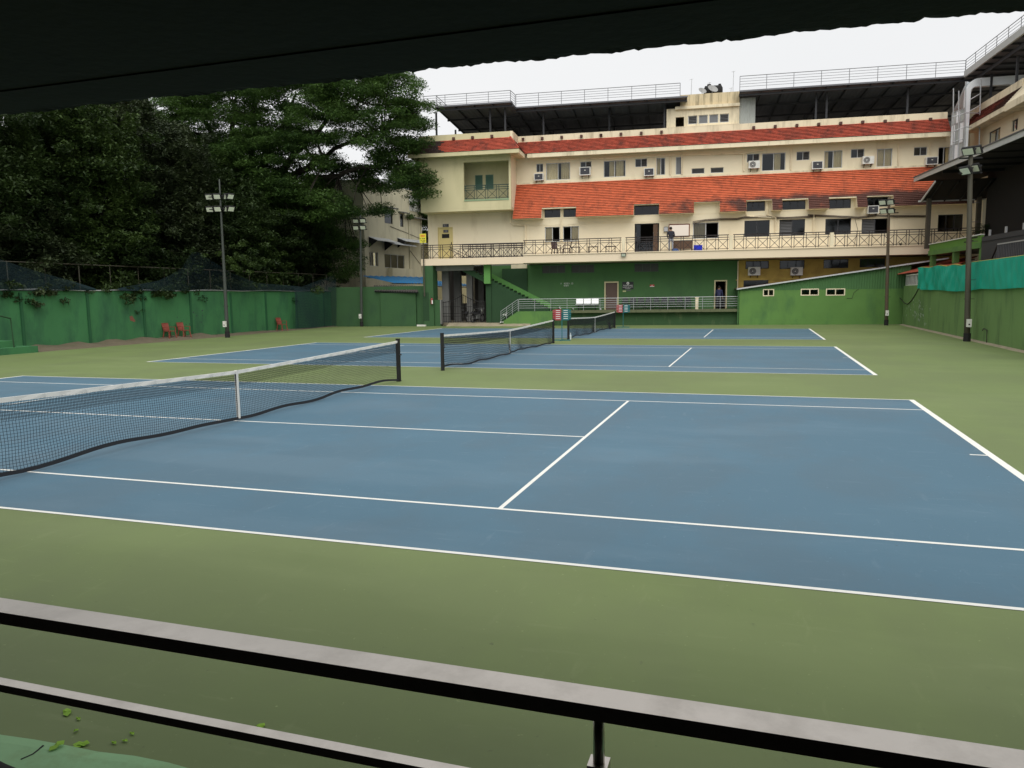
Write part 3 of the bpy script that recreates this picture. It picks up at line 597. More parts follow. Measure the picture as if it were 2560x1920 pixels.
# ---- left wing standing forward
WF = .9; WL, WR = -18.78, -11.9; WZ0, WZ1 = 8.62, 12.5
rec = rect(r1, 653, 914, 1114, 1300, WF)
mb = MB(); holes_wall(mb, WL, WR, WZ0, WZ1-.1, WF, [rec], .22); mb.obj('wall', CREAMW, BL)
MB().box(WR-.2, WR+.0, WF+.222, W2-.002, WZ0-.0, WZ1-.1).obj('side_wall', CREAM, BL)
MB().box(WL, WL+.2, WF+.222, W2+2, WZ0, WZ1-.1).obj('side_wall', CREAMW, BL)
MB().box(WL, WR, WF, W1-.002, WZ0-.2, WZ0-.003).obj('wing_floor', CREAMW, BL)
MB().box(WL, WR, W1+.202, 4, WZ0-.2, WZ0-.003).obj('wing_floor', CREAMW, BL)
lodw = WF+1.9
l1, l2 = rect(r1, 768, 1055, 848, 1205, lodw), rect(r1, 875, 1050, 958, 1200, lodw)
mb = MB(); holes_wall(mb, WL+.2, WR-.2, WZ0, WZ1-.1, lodw, [l1, l2], .15); mb.obj('loggia_wall', CREAMW, BL)
for R in (l1, l2): window(R, lodw, 1, frame=M('sage_frame', (.2, .28, .2), .6), glass=M('green_blind', (.06, .14, .1), .6, .1, 4.), name='loggia_window', dep=.01)
MB().box(rec[0]+.002, rec[1]-.002, WF-.03, lodw-.002, rec[2]-.12, rec[2]-.002).obj('loggia_floor', M('green_stain_floor', (.25, .34, .2), .8, .15, 3.), BL)
# ---- balcony slab
SB = bw(r6(1265, 645), 0)[1]; ST = 5.05
mb = MB().box(bw(r6(1262, 600), 0)[0], UE, 0, W1-.002, SB, ST); mb.obj('balcony_slab', PINKISH, BL)
uL = bw(r6(215, 620), 0)[0]; uM = bw(r6(1262, 600), 0)[0]
u_open0, u_open1 = bw(r6(640, 600), 1.2)[0], uM-.4                  # stair opening in the slab
MB().box(uL, uM-.002, 0, .75, SB-.04, ST-.1).obj('balcony_slab', PINKISH, BL)
MB().box(uL, u_open0, .752, W1-.002, SB-.04, ST-.1).obj('balcony_slab', PINKISH, BL)
MB().box(uL, uM, W1+.0, 13.8, SB-.04, 5.04).obj('carport_ceiling', CONC, BL)
MB().box(uM-.01, UE, -.06, .12, ST, ST+.05).obj('coping', PINKISH, BL)
for reg, q in ((r5, (225, 255)), (r5, (1325, 1358)), (r4, (225, 262))):
    yy = 460 if reg is r5 else 890; a, b = bw(reg(q[0], yy), .05)[0], bw(reg(q[1], yy), .05)[0]
    MB().box(a, b, -.03, .17, ST+.051, ST+1.0).obj('balcony_post', CREAM2, BL)
# ---- ground floor
g_u0 = bw(r6(1305, 800), W1)[0]; g_u1 = bw(r5(1415, 800), W1)[0]
dA = rect(r5, 45, 835, 190, 1130, W1); dA = (dA[0], dA[1], 1.07, dA[3]); dB = rect(r5, 1168, 820, 1300, 1112, W1); dB = (dB[0], dB[1], 1.07, dB[3])
hv = [rect(r6, 1455, 655, 1692, 750, W1), rect(r6, 1755, 652, 1990, 746, W1), rect(r5, 352, 642, 600, 736, W1)]
hv = [(a, b, c, min(d, 4.4)) for a, b, c, d in hv]
mb = MB(); holes_wall(mb, bw(r6(920, 800), W1)[0], g_u1, 0, 4.46, W1, [dA, dB]+hv); mb.obj('ground_wall', GREENW, BL)
for R in hv: window(R, W1, 3, frame=M('frame_green', (.09, .13, .09), .7), glass=M('dim_pane', (.06, .06, .055), .5), louvre=())
for i, R in enumerate((dA, dB)):
    a, b, c, e = R; fr = MB().box(a-.0, a+.09, W1-.04, W1+.12, c, e).box(b-.09, b, W1-.04, W1+.12, c, e).box(a+.09, b-.09, W1-.04, W1+.12, e-.09, e).obj('door', M('door_frame_cream', (.62, .55, .33), .7), BL)
    if i == 0:
        MB().box(a+.09, b-.09, W1+.06, W1+.1, c, e-.09).obj('door_leaf', M('door_brown', (.11, .07, .055), .6, .1, 2.), fr)
        MB().tube([(a+.16, W1+.03, 2.0), (a+.16, W1+.03, 2.15)], .02, 6).obj('handle', STEEL, fr)
    else: MB().box(b-.13, b-.09, W1+.12, W1+.95, c, e-.09).obj('door_leaf', BROWN, fr)
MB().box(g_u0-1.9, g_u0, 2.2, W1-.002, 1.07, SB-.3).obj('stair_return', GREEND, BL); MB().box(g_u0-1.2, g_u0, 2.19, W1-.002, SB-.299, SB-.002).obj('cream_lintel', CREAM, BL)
gr = [rect(r5, 1490, 612, 1730, 705, W1), rect(r5, 1840, 610, 2095, 705, W1), rect(r5, 1470, 815, 1725, 870, W1), rect(r4, 160, 1095, 415, 1190, W1), rect(r4, 530, 1090, 790, 1180, W1)]
gr = [(a, b, c, min(d, 4.4)) for a, b, c, d in gr]
gr[2] = (gr[2][0], gr[2][1], 1.9, gr[2][3])
mb = MB(); holes_wall(mb, g_u1+.002, UE, 0, 4.46, W1, gr); mb.obj('ground_wall', YELLOWW, BL)
for R in gr: window(R, W1, 2 if R[2] < 2.5 else 3, frame=DARKSTEEL, glass=GLASSD)
MB().tube([bw(r5(1415, 600), 2.2)[:1]+(2.2, 4.4), bw(r5(1415, 600), 2.2)[:1]+(2.2, 2.2)], .04, 8).obj('pipe', CREAM2, BL)
MB().box(g_u1-.15, UE, W1-.06, W1-.001, 3.05, 3.12).obj('ledge_band', YELLOWW, BL)
# platform
pu0 = bw(r6(1560, 1200), 0)[0]; pu1 = bw(r5(1422, 1100), 0)[0]; puL = bw(r6(1205, 1140), 0)[0]
MB().box(pu0+.002, pu1, 0, W1-.002, .9, 1.07).obj('platform_slab', MOSSC, BL)
MB().box(pu0+.002, pu1, .4, .6, -.03, .9).obj('platform_wall', GREENS, BL)
mb = MB(); pl0 = bw(r6(1010, 1280), 0)[0]
mb.prism([(pl0, -.03), (pu0, -.03), (pu0, 1.04), (puL, 1.04), (pl0, .12)], 'y', 0, .25); mb.obj('ramp_wall', GREENB, BL)
mb = MB(); mb.prism([(pl0, -.03), (pu0, -.03), (pu0, 1.0), (puL, 1.0), (pl0, .08)], 'y', .252, 1.3); mb.obj('ramp', CONC, BL)
MB().box(puL, pu0, 1.302, W1-.002, -.03, 1.06).obj('platform_slab', GREENS, BL)
# ---- straight stair from the platform to the balcony
s0 = bw(r6(1530, 1125), .9); s1 = bw(r6(920, 822), .9)
nst = 26; zt = ST-.12; z0 = 1.07; run = (s0[0]-s1[0])/((s1[1]-z0)/((zt-z0)/nst)); rise = (zt-z0)/nst
U0 = s0[0]; ktop = int(round((s1[1]-z0)/rise))
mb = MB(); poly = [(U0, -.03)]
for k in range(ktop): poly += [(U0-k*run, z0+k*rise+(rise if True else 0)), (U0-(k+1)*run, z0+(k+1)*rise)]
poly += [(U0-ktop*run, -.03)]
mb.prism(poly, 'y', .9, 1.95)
sw = mb.obj('stair', GREEND, BL)  # shadow on the near side put into this darker green, upper flight too
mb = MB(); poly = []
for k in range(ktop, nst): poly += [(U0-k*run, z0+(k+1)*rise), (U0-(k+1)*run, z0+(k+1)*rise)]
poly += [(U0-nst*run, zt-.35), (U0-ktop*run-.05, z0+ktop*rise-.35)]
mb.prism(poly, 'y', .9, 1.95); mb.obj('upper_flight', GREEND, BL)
pt0, pt1 = bw(r6(1545, 1062), 2.0), bw(r6(935, 752), 2.0)
MB().prism([(pt0[0], 1.07), (pt0[0], pt0[1]), (pt1[0], pt1[1]), (pt1[0], pt1[1]-1.1)], 'y', 1.952, 2.08).obj('stair_parapet', GREENP, BL)
sg = MB()
for k in range(6):
    t = k/5.; sg.bar((U0-ktop*run-.1-t*(nst-ktop-1)*run, .95, z0+(ktop+1+t*(nst-ktop-1))*rise), (U0-ktop*run-.1-t*(nst-ktop-1)*run, .95, z0+(ktop+1+t*(nst-ktop-1))*rise+.95), .03)
for dz in (.95, .75, .12): sg.bar((U0-ktop*run, .95, z0+(ktop+.5)*rise+dz), (U0-nst*run, .95, zt+dz), .035)
for k in range(5):
    a_ = U0-ktop*run-.1-(k/5.)*(nst-ktop-1)*run; b_ = U0-ktop*run-.1-((k+1)/5.)*(nst-ktop-1)*run; za = z0+(ktop+1+(k/5.)*(nst-ktop-1))*rise; zb = z0+(ktop+1+((k+1)/5.)*(nst-ktop-1))*rise
    sg.bar((a_, .95, za+.12), (b_, .95, zb+.75), .025); sg.bar((a_, .95, za+.75), (b_, .95, zb+.12), .025)
sg.obj('stair_railing', RAILBLK, BL)
c0 = rect(r6, 862, 665, 926, 857, .6); MB().box(c0[0], c0[1], .5, .8, c0[2], SB-.042).obj('pillar', GREENP, BL)
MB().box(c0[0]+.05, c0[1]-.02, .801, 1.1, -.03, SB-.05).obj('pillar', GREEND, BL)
# ---- carport under the wing: columns, beam, rear wall with openings
for x0, x1, w_ in ((345, 372, 1.2), (430, 497, 2.0), (550, 622, 4.5), (680, 738, 3.2), (800, 857, 5.5)):
    a, b = bw(r6(x0, 900), w_)[0], bw(r6(x1, 900), w_)[0]; MB().box(a, b, w_, w_+.35, 0.02, SB-.042).obj('column', CONC, BL)
a, b = bw(r6(255, 690), .5)[0], bw(r6(740, 690), .5)[0]; MB().box(a, b, .76, 1.1, SB-.42, SB-.041).obj('beam', CONC, BL)
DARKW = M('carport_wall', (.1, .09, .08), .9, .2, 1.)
holes = [(-17.8, -16.6, 1.6, 3.9), (-15.6, -15.0, .4, 3.6), (-13.9, -13.4, .5, 2.2)]
mb = MB(); holes_wall(mb, -18.8, -10.8, 0, 4.4, 8.0, holes); mb.obj('carport_wall', DARKW, BL)
MB().box(-10.8, -10.6, W1+.2, 8, 0, 4.4).obj('carport_wall', DARKW, BL)
MB().box(-18.8, -10.8, 1.0, 8, -.02, .2).obj('carport_floor', CONCP, BL)
mb = MB(); ap = [gz(*r6(*q)) for q in ((320, 1290), (1010, 1290))]
prv = None
for i in range(25):
    u = -16.6+i*.26; e = .04*random.random()
    cur = [(u, -.75+.25*math.sin(i*.9)+.12*random.random()+.03*abs(i-12)*.6, -.01), (u, -.25+.1*random.random(), .1+e), (u, .3, .2+e*.5), (u, 1.0, .205)]
    if prv:
        for k in range(3): mb.quad(prv[k], prv[k+1], cur[k+1], cur[k])
    prv = cur
mb.obj('entrance_mound', CONCP, BL, smooth=True)
# ---- stair head on the roof
hL, hR = bw(r2(680, 600), 3.05)[0], bw(r2(1425, 600), 3.05)[0]; hS = bw(r2(822, 300), 3.05)[0]
z_b, z_t = bw(r2(1000, 365), 3.05)[1], bw(r2(1100, 215), 3.05)[1]
op = rect(r2, 775, 458, 860, 573, 3.05); lw = [rect(r2, x, 440, x+95, 515, 3.05) for x in (902, 1010, 1118, 1226)]
lz0, lz1 = min(a[2] for a in lw), max(a[3] for a in lw); lw = [(a, b, lz0+.02, lz1-.02) for a, b, c, d in lw]
mb = MB(); holes_wall(mb, hL, hR, 13.96, z_b, 3.152, [op]+lw, .2); mb.obj('stair_head_wall', CREAM2, BL)
MB().box(hL, hR, 2.96, 3.15, PZ1-.01, PZ1+.04).obj('stair_head_base', CREAM2, BL)
MB().box(hL, hL+.15, 3.353, 7, 13.4, z_b).box(hR-.15, hR, 3.353, 7, 13.4, z_b).box(hL, hR, 7, 7.15, 13.4, z_b).obj('stair_head_wall', CREAM2, BL)
MB().box(hL, hR, 3.153, 7.15, z_b, z_b+.05).obj('stair_head_roof', CREAM2, BL)
MB().box(hS-.35, hR, 2.95, 3.152, z_b-.06, z_b+.14).obj('cornice', CREAM2, BL)
MB().box(hS, hR, 3.154, 6, z_b+.05, z_t).obj('tank_wall', M('stained_wall', (.66, .54, .34), .85, .08, 1., dirt=(.1, .085, .05), dirt_amt=.85, dirt_scale=2.2, streak=7, dirt_lo=.47), BL)
for k, R in enumerate(lw): window(R, 3.152, 1, louvre=(0,) if k in (0, 3) else (), glass=FROST)
# ---- pipes and cables on the facade
def pipe(pts, r=.045, m_=None, name='pipe'): MB().tube(pts, r, 6).obj(name, m_ or CREAM2, BL)
def pw(reg, pts, w_): return [(bw(reg(*q), w_)[0], w_, bw(reg(*q), w_)[1]) for q in pts]
pipe(pw(r2, ((0, 885), (500, 865), (830, 850), (1470, 835), (1660, 800), (1690, 770)), 2.9), .04)
pipe(pw(r1, ((1430, 900), (2212, 885)), 2.9), .035)
for x, y0, y1 in ((838, 830, 1045), (720, 870, 1050), (1472, 830, 1015), (1955, 785, 1005)): pipe(pw(r2, ((x, y0), (x, y1)), 2.93), .05)
for x, y0, y1 in ((925, -80, 145), (1250, -90, 20)): pipe(pw(r4, ((x, y0), (x, y1)), 2.93), .04)
pipe(pw(r6, ((1650, 95), (1650, 420)), 2.32), .05)
pipe(pw(r6, ((1130, 100), (1130, 230), (1160, 255), (1280, 260), (1280, 440)), 2.3), .07)
pipe(pw(r5, ((1710, 20), (1710, 150), (1800, 180), (1800, 340)), 2.3), .06); pipe(pw(r5, ((1490, 110), (1500, 165), (1690, 175), (1800, 185)), 2.3), .05)
pipe(pw(r4, ((60, 640), (60, 830)), 2.3), .05)
for dz in (0, .05, .1):
    pipe([(a, b, c-dz) for a, b, c in pw(r5, ((950, 222+dz*90), (1080, 200), (1225, 190), (1400, 188), (1480, 170), (1640, 165), (1900, 178), (2212, 160)), 2.28)], .022, RAILBLK, 'cable')
    pipe([(a, b, c-dz) for a, b, c in pw(r4, ((0, 640), (240, 650), (520, 665), (700, 640), (900, 650), (1240, 650)), 2.28)], .022, RAILBLK, 'cable')
pipe(pw(r4, ((480, 680), (510, 800), (470, 960), (440, 1070)), 2.2), .015, RAILBLK, 'cable')
# ================================================================== BALCONY RAILING
def panel_mesh(pw_, h, name):
    mb = MB(); b = .035
    mb.box(0, pw_, -b/2, b/2, .06, .095).box(0, pw_, -b/2, b/2, h*.66, h*.66+.035).box(0, pw_, -b/2, b/2, h*.8, h*.8+.045).box(0, pw_, -.03, .03, h-.055, h)
    g = pw_*.11
    for x in (g, pw_-g): mb.box(x-.018, x+.018, -.012, .012, .0, h-.055)
    mb.bar((g, 0, .08), (pw_-g, 0, h*.66), .018, .03); mb.bar((g, 0, h*.66), (pw_-g, 0, .08), .018, .03)
    return mb.mesh(name, RAILBLK)
def railing(name, label, u0, u1, w_, z, h=1.02, pitch=.76, cat='railing'):
    t = thing(name, label, cat, L2W(u0, w_, z), TH); n = max(1, round((u1-u0)/pitch)); p = (u1-u0)/n; me = panel_mesh(p, h, 'railing_panel')
    for i in range(n): link('railing_panel', me, t, (i*p, 0, 0))
    return t
pk = [bw(r5(240, 460), .05)[0], bw(r5(1341, 430), .05)[0], bw(r4(243, 890), .05)[0]]
uEnd = bw(r4(1240, 900), .05)[0]
railing('balcony_railing', 'black cross-pattern balcony railing in front of the brown chairs, left of the first cream post', uM+.02, pk[0]-.14, .05, ST+.05)
railing('balcony_railing', 'black cross-pattern balcony railing before the entrance and the standing person', pk[0]+.14, pk[1]-.14, .05, ST+.05)
railing('balcony_railing', 'black cross-pattern balcony railing in front of two wide dark windows', pk[1]+.14, pk[2]-.14, .05, ST+.05)
railing('balcony_railing', 'black cross-pattern railing at the right end of the balcony behind the rusty pole', pk[2]+.14, uEnd+3.2, .05, ST+.05)
railing('wing_railing', 'black cross-pattern railing in front of the yellow door', uL+.05, uM-.02, .05, ST-.1)
railing('stairwell_railing', 'second black railing around the stair opening behind the wing railing', u_open0+.1, uM-.1, .72, ST-.1, pitch=.6)
t = railing('loggia_railing', 'dark green railing of the recessed loggia on the upper left', rec[0]+.02, rec[1]-.02, WF+.08, rec[2], h=1.02, pitch=.85)
GR_ = M('rail_green', (.02, .05, .04), .6)
for c in t.children: c.data.materials.clear(); c.data.materials.append(GR_)
# ================================================================== ROOFTOP CANOPIES AND RAILINGS
def canopy(name, label, u0, u1, w0, w1, zf, zr, posts, pw_=3.35, zdeck=13.4, fasc=SHEET, fh=.06):
    t = thing(name, label, 'canopy', L2W(0, 0, zdeck), TH)
    def zz(w_): return zf+(zr-zf)*(w_-w0)/(w1-w0)-zdeck
    mb = MB(); n = int((u1-u0)/.3)
    for i in range(n):
        a, b = u0+(u1-u0)*i/n, u0+(u1-u0)*(i+1)/n; m_ = (a+b)/2; d = .025
        mb.quad((a, w0, zz(w0)), (m_, w0, zz(w0)+d), (m_, w1, zz(w1)+d), (a, w1, zz(w1))); mb.quad((m_, w0, zz(w0)+d), (b, w0, zz(w0)), (b, w1, zz(w1)), (m_, w1, zz(w1)+d))
    mb.obj('roof_sheet', SHEET, t)
    nr = int((u1-u0)/1.35)
    for i in range(nr+1):
        u = u0+.05+(u1-u0-.1)*i/nr; MB().bar((u, w0+.05, zz(w0+.05)-.07), (u, w1-.05, zz(w1-.05)-.07), .05, .12).obj('rafter', DARKSTEEL, t)
    for w_ in (w0+.3, w0+3., w0+6., w0+9.):
        if w_ < w1: MB().box(u0, u1, w_-.05, w_+.05, zz(w_)-.26, zz(w_)-.131).obj('purlin', DARKSTEEL, t)
    MB().box(u0-.03, u1+.03, w0-.06, w0-.002, zz(w0)-fh, zz(w0)+.04).obj('fascia', fasc, t)
    for u in posts:
        for w_ in (pw_, w0+6.):
            if w_ < w1: MB().box(u-.06, u+.06, w_-.06, w_+.06, 0, zz(w_)-.13).obj('post', DARKSTEEL, t)
    return t
CZ = 15.85
ucut = bw(r2(895, 200), 2.2)[0]; uc2 = bw(r2(1432, 170), 2.2)[0]
po = [bw(r1(x, 500), 3.35)[0] for x in (1470, 2143)]+[bw(r2(95, 500), 3.35)[0], bw(r2(660, 500), 3.35)[0]]
uWc = bw(r1(1130, 325), .5)[0]
canopy('rooftop_canopy', 'dark steel rooftop canopy left of the stair head', uWc, ucut, 2.2, 13.6, CZ, 15.3, po)
canopy('rooftop_canopy', 'dark steel canopy over the forward left wing of the roof', bw(r1(365, 405), .5)[0], uWc+.12, .5, 13.6, CZ+.01, 15.31, [bw(r1(x, 500), 1.4)[0] for x in (372, 925, 1078)], pw_=1.4)
UC = 18.1
po = [bw(r2(x, 400), 3.35)[0] for x in (2210,)]+[bw(r3(x, 1100), 3.35)[0] for x in (190, 1015)]
canopy('rooftop_canopy', 'long dark steel rooftop canopy right of the stair head', uc2, UC+7, 2.2, 13.6, CZ+.12, 15.4, po)
# white sheet panel closing the end of the right canopy
pa = rect(r2, 1435, 175, 1597, 548, 2.9)
t = thing('sheet_screen', 'pale corrugated sheet screen beside the stair head on the roof', 'screen', L2W(pa[0], 3.25, 13.95), TH)
mb = MB(); n = 9; k = (pa[1]-pa[0])/n
for i in range(n): mb.quad((i*k, 0, 0), (i*k+k*.5, .03, 0), (i*k+k*.5, .03, CZ-14.05), (i*k, 0, CZ-14.05)); mb.quad((i*k+k*.5, .03, 0), (i*k+k, 0, 0), (i*k+k, 0, CZ-14.05), (i*k+k*.5, .03, CZ-14.05))
mb.obj('sheet', M('pale_sheet', (.42, .44, .41), .6, .08, 2., dirt=(.2, .2, .18), dirt_amt=.4, streak=5), t)
MB().box(0, pa[1]-pa[0], .031, .08, 0, .06).obj('bottom_angle', DARKSTEEL, t)
def pipe_rail(name, label, a, b, z, h, npost, nrail=5, r=.02, r_top=.024, m_=GALV, loc_rot=True):
    a = Vector(a); b = Vector(b); t = thing(name, label, 'railing', tuple(a), 0); d = b-a
    for i in range(nrail):
        zz = h*(1-i/nrail*.92); MB().tube([(0, 0, zz), (d.x, d.y, d.z+zz)], r_top if i == 0 else r*.7, 5).obj('rail', m_, t)
    for i in range(npost): p = d*(i/(npost-1)); MB().tube([(p.x, p.y, p.z), (p.x, p.y, p.z+h)], r, 5).obj('post', m_, t)
    return t
RG = M('roof_rail_grey', (.16, .16, .17), .5)
uw0 = bw(r1(240, 280), .5)[0]
pipe_rail('roof_railing', 'thin grey rail on top of the forward left canopy', L2W(uw0, .55, CZ-.1), L2W(uWc, .55, CZ-.1), 0, .9, 5, m_=RG)
pipe_rail('roof_railing', 'short return of the thin rail where the left canopy steps back', L2W(uWc, .6, CZ-.1), L2W(uWc, 2.2, CZ+.02), 0, .9, 2, m_=RG)
pipe_rail('roof_railing', 'thin side rail going back at the far left end of the roof', L2W(bw(r1(370, 405), .5)[0], .6, CZ-.1), L2W(bw(r1(370, 405), .5)[0], 10, CZ-.3), 0, .9, 5, m_=RG)
pipe_rail('roof_railing', 'long thin rail on top of the canopy left of the stair head', L2W(uWc+.05, 2.25, CZ+.04), L2W(bw(r2(822, 100), 2.2)[0], 2.25, CZ+.04), 0, .9, 8, m_=RG)
pipe_rail('roof_railing', 'long thin rail on top of the canopy right of the stair head', L2W(uc2, 2.25, CZ+.16), L2W(UC, 2.25, CZ+.16), 0, .95, 9, m_=RG)
pipe_rail('roof_railing', 'thin rail climbing towards the top right corner of the view', L2W(UC, 2.2, CZ+.2), L2W(UC, -9, CZ+.1), 0, .95, 8, m_=RG)
# tank, dishes and aerials on the stair head
TZ = z_t
u, _ = bw(r2(1160, 180), 4.2)
t = thing('water_tank', 'black plastic water tank on the stair head', 'water tank', L2W(u, 4.4, TZ), TH); t.scale = (.82, .82, .82)
mb = MB(); pr_ = [(-.62, .35), (-.6, .5), (-.45, .62), (.45, .62), (.6, .5), (.62, .35)]
mb.tube([(-.8, 0, .5), (-.72, 0, .5), (-.7, 0, .5), (.7, 0, .5), (.72, 0, .5), (.8, 0, .5)], [.3, .42, .5, .5, .42, .3], 16); mb.obj('tank_body', BLACK, t, smooth=True)
MB().tube([(-.35, 0, .95), (-.35, 0, 1.12)], .17, 12).obj('lid', BLACK, t); MB().tube([(.55, 0, .9), (.55, 0, 1.1)], .12, 12).obj('cap', BLACK, t)
MB().box(-.6, -.45, -.4, .4, 0, .12).box(.45, .6, -.4, .4, 0, .12).obj('cradle', CONC, t)
def dish(px, lab, s=.4, tilt=.7):
    u, z = bw(r2(*px), 3.6); t = thing('satellite_dish', lab, 'satellite dish', L2W(u, 3.6, TZ), TH)
    mb = MB(); n = 16; prev = None
    for i in range(5):
        r = s*i/4; y = -.28*s*(i/4)**2; ring = []
        for k in range(n):
            a = 2*PI*k/n; v = Vector((r*math.cos(a), y, r*math.sin(a))); v.rotate(Matrix.Rotation(-tilt, 3, 'X')); v.rotate(Matrix.Rotation(.5, 3, 'Z')); ring.append(tuple(v+Vector((0, 0, s*.9))))
        if prev:
            for k in range(n): mb.quad(prev[k], prev[(k+1) % n], ring[(k+1) % n], ring[k])
        prev = ring
    mb.obj('reflector', M('dish_grey', (.3, .3, .29), .6), t, smooth=True); MB().tube([(0, .05, 0), (0, .05, s*.9)], .025, 6).obj('mast', GALV, t); MB().bar((0, 0, s*.5), (-.2*s, -s, s*1.2), .015).obj('feed_arm', GALV, t)
dish((1150, 200), 'white dish leaning against the black water tank', .38); dish((1045, 205), 'pale dish at the left foot of the water tank', .3)
for px, y1, lab in ((935, 70, 'bare aerial mast left of the water tank'), (1365, -10, 'tall aerial mast right of the water tank'), (1340, 160, 'short aerial stub right of the water tank'), (1118, 105, 'thin aerial with a forked tip above the water tank')):
    u, zt_ = bw(r2(px, y1), 4.6); t = thing('aerial', lab, 'aerial', L2W(u, 4.6, TZ), TH); MB().tube([(0, 0, 0), (.03, 0, zt_-TZ)], .022, 5).obj('mast', GALV, t); MB().bar((-.12, 0, zt_-TZ-.06), (.14, 0, zt_-TZ-.02), .02).obj('tip', GALV, t)
# ================================================================== AIR CONDITIONERS
def ac(R, w_, label, fan=False, d=.38):
    u0, u1, z0, z1 = R; W_, H_ = u1-u0, z1-z0
    t = thing('air_conditioner', label, 'air conditioner', L2W((u0+u1)/2, w_, z0), TH, 'air conditioners on the facade')
    MB().box(-W_/2, W_/2, -d, 0, 0, H_).obj('casing', WHITEP, t)
    if fan:
        cx, cz, r = -W_*.14, H_*.5, H_*.4; n = 20
        mb = MB(); ring = [(cx+r*math.cos(2*PI*k/n), -d-.004, cz+r*math.sin(2*PI*k/n)) for k in range(n)]; mb.quad(*ring); f = mb.obj('fan_opening', DARKGR, t)
        mb = MB()
        for rr in (r, r*.75, r*.5): mb.tube([(cx+rr*math.cos(2*PI*k/n), -d-.015, cz+rr*math.sin(2*PI*k/n)) for k in range(n+1)], .008, 4, cap=False)
        mb.tube([(cx, -d-.005, cz), (cx, -d-.03, cz)], r*.22, 10); mb.obj('fan_guard', WHITEP, f)
    else:
        MB().box(-W_*.42, W_*.42, -d-.008, -d-.001, H_*.1, H_*.92).obj('grille', DARKGR, t)
        for i in range(5): z = H_*(.2+.14*i); MB().box(-W_*.42, W_*.42, -d-.016, -d-.009, z, z+.012).obj('louvre', M('louvre_grey', (.1, .1, .11), .6), t)
        MB().box(-.05, .05, -d-.02, -d-.016, H_*.55, H_*.65).obj('badge', WHITEP, t)
    for x in (-W_*.3, W_*.3): MB().bar((x, 0, -.18), (x, -d, -.01), .03).bar((x, -.01, -.02), (x, -d, -.02), .03).obj('bracket', RAILBLK, t)
ac(rect(r1, 1372, 1038, 1468, 1108, 2.62), 3.0, 'boxed air conditioner under the small vent at the far left of the top floor')
ac(rect(r1, 1838, 972, 1950, 1056, 2.62), 3.0, 'white air conditioner with a hose, second from the left on the top floor')
ac(rect(r2, 450, 984, 555, 1062, 2.62), 3.0, 'boxed air conditioner beside the narrow curtained window of the top floor')
ac(rect(r2, 1523, 907, 1638, 984, 2.62), 3.0, 'white fan unit left of the wide window near the middle of the top floor', True)
ac(rect(r4, 42, 92, 156, 174, 2.62), 3.0, 'boxed air conditioner fourth from the right on the top floor above a dark stain')
ac(rect(r4, 560, 42, 678, 120, 2.62), 3.0, 'white fan unit below a small vent on the right of the top floor', True)
ac(rect(r4, 1210, 48, 1334, 128, 2.62), 3.0, 'boxed air conditioner at the right end of the top floor beside the dark opening')
ac(rect(r4, 612, 548, 728, 628, 2.0), 2.4, 'boxed air conditioner under the orange roof behind the floodlights of the rusty pole')
ac(rect(r5, 1520, 686, 1643, 771, 2.0), 2.4, 'left white fan unit on the ochre ground-floor wall', True)
ac(rect(r5, 1955, 688, 2078, 771, 2.0), 2.4, 'right white fan unit on the ochre ground-floor wall', True)
# ================================================================== SIGNS
RX = (PI/2, 0, TH)
def marks(t, wd, h, c, m_, n, seed, th=.012):
    # lettering too small to read in the photograph: strokes of letter size, one group for each character
    rnd = random.Random(seed); mb = MB(); p = wd/n
    for i in range(n):
        if rnd.random() < .12: continue
        x = c[0]-wd/2+i*p; k = min(th, p*.25); y = c[1]
        mb.box(x, x+k, y-.002, y, c[2]-h/2, c[2]+h/2)
        if rnd.random() < .8: mb.box(x+k, x+p*.7, y-.002, y, c[2]+h/2-k, c[2]+h/2)
        if rnd.random() < .6: mb.box(x+k, x+p*.7, y-.002, y, c[2]-k/2, c[2]+k/2)
        if rnd.random() < .5: mb.box(x+k, x+p*.7, y-.002, y, c[2]-h/2, c[2]-h/2+k)
        if rnd.random() < .5: mb.box(x+p*.7, x+p*.7+k, y-.002, y, c[2]-h/2, c[2]+h/2)
    return mb.obj('lettering', m_, t)
def sign(name, label, R, w_, m_, cat='sign'):
    u0, u1, z0, z1 = R; t = thing(name, label, cat, L2W((u0+u1)/2, w_, z0), TH); MB().box(-(u1-u0)/2, (u1-u0)/2, -.03, 0, 0, z1-z0).obj('board', m_, t); return t, u1-u0, z1-z0
WHT = M('sign_white', (.75, .75, .72), .6, .03); BLKS = M('sign_black', (.02, .022, .022), .5)
def rz_(a, b): return 1500+a*140/2212., 680+b*140/2212.
t, W_, H_ = sign('salon_sign', 'black salon sign with white lettering and round emblem beside the brown door', rect(rz_, 880, 385, 1325, 685, W1), W1, BLKS)
text('POOJASHREE', H_*.215, t, (0, -.035, H_*.5), (PI/2, 0, 0), WHT); text('HAIR & BEAUTY', H_*.19, t, (0, -.035, H_*.28), (PI/2, 0, 0), WHT); text('SALOON', H_*.16, t, (0, -.035, H_*.09), (PI/2, 0, 0), WHT)
mb = MB(); n = 20; R_ = H_*.18
mb.quad(*[(R_*math.cos(2*PI*k/n), -.034, H_*.8+R_*math.sin(2*PI*k/n)) for k in range(n)]); e = mb.obj('emblem', WHT, t)
mb = MB(); mb.quad(*[(R_*.42*math.cos(2*PI*k/n), -.036, H_*.78+R_*.42*math.sin(2*PI*k/n)) for k in range(n)]); mb.obj('emblem_face', M('emblem_grey', (.2, .2, .18), .6), e)
t, W_, H_ = sign('notice_plate', 'small grey notice just under the salon sign', rect(rz_, 1040, 705, 1220, 755, W1), W1, M('notice_grey', (.1, .12, .1), .6))
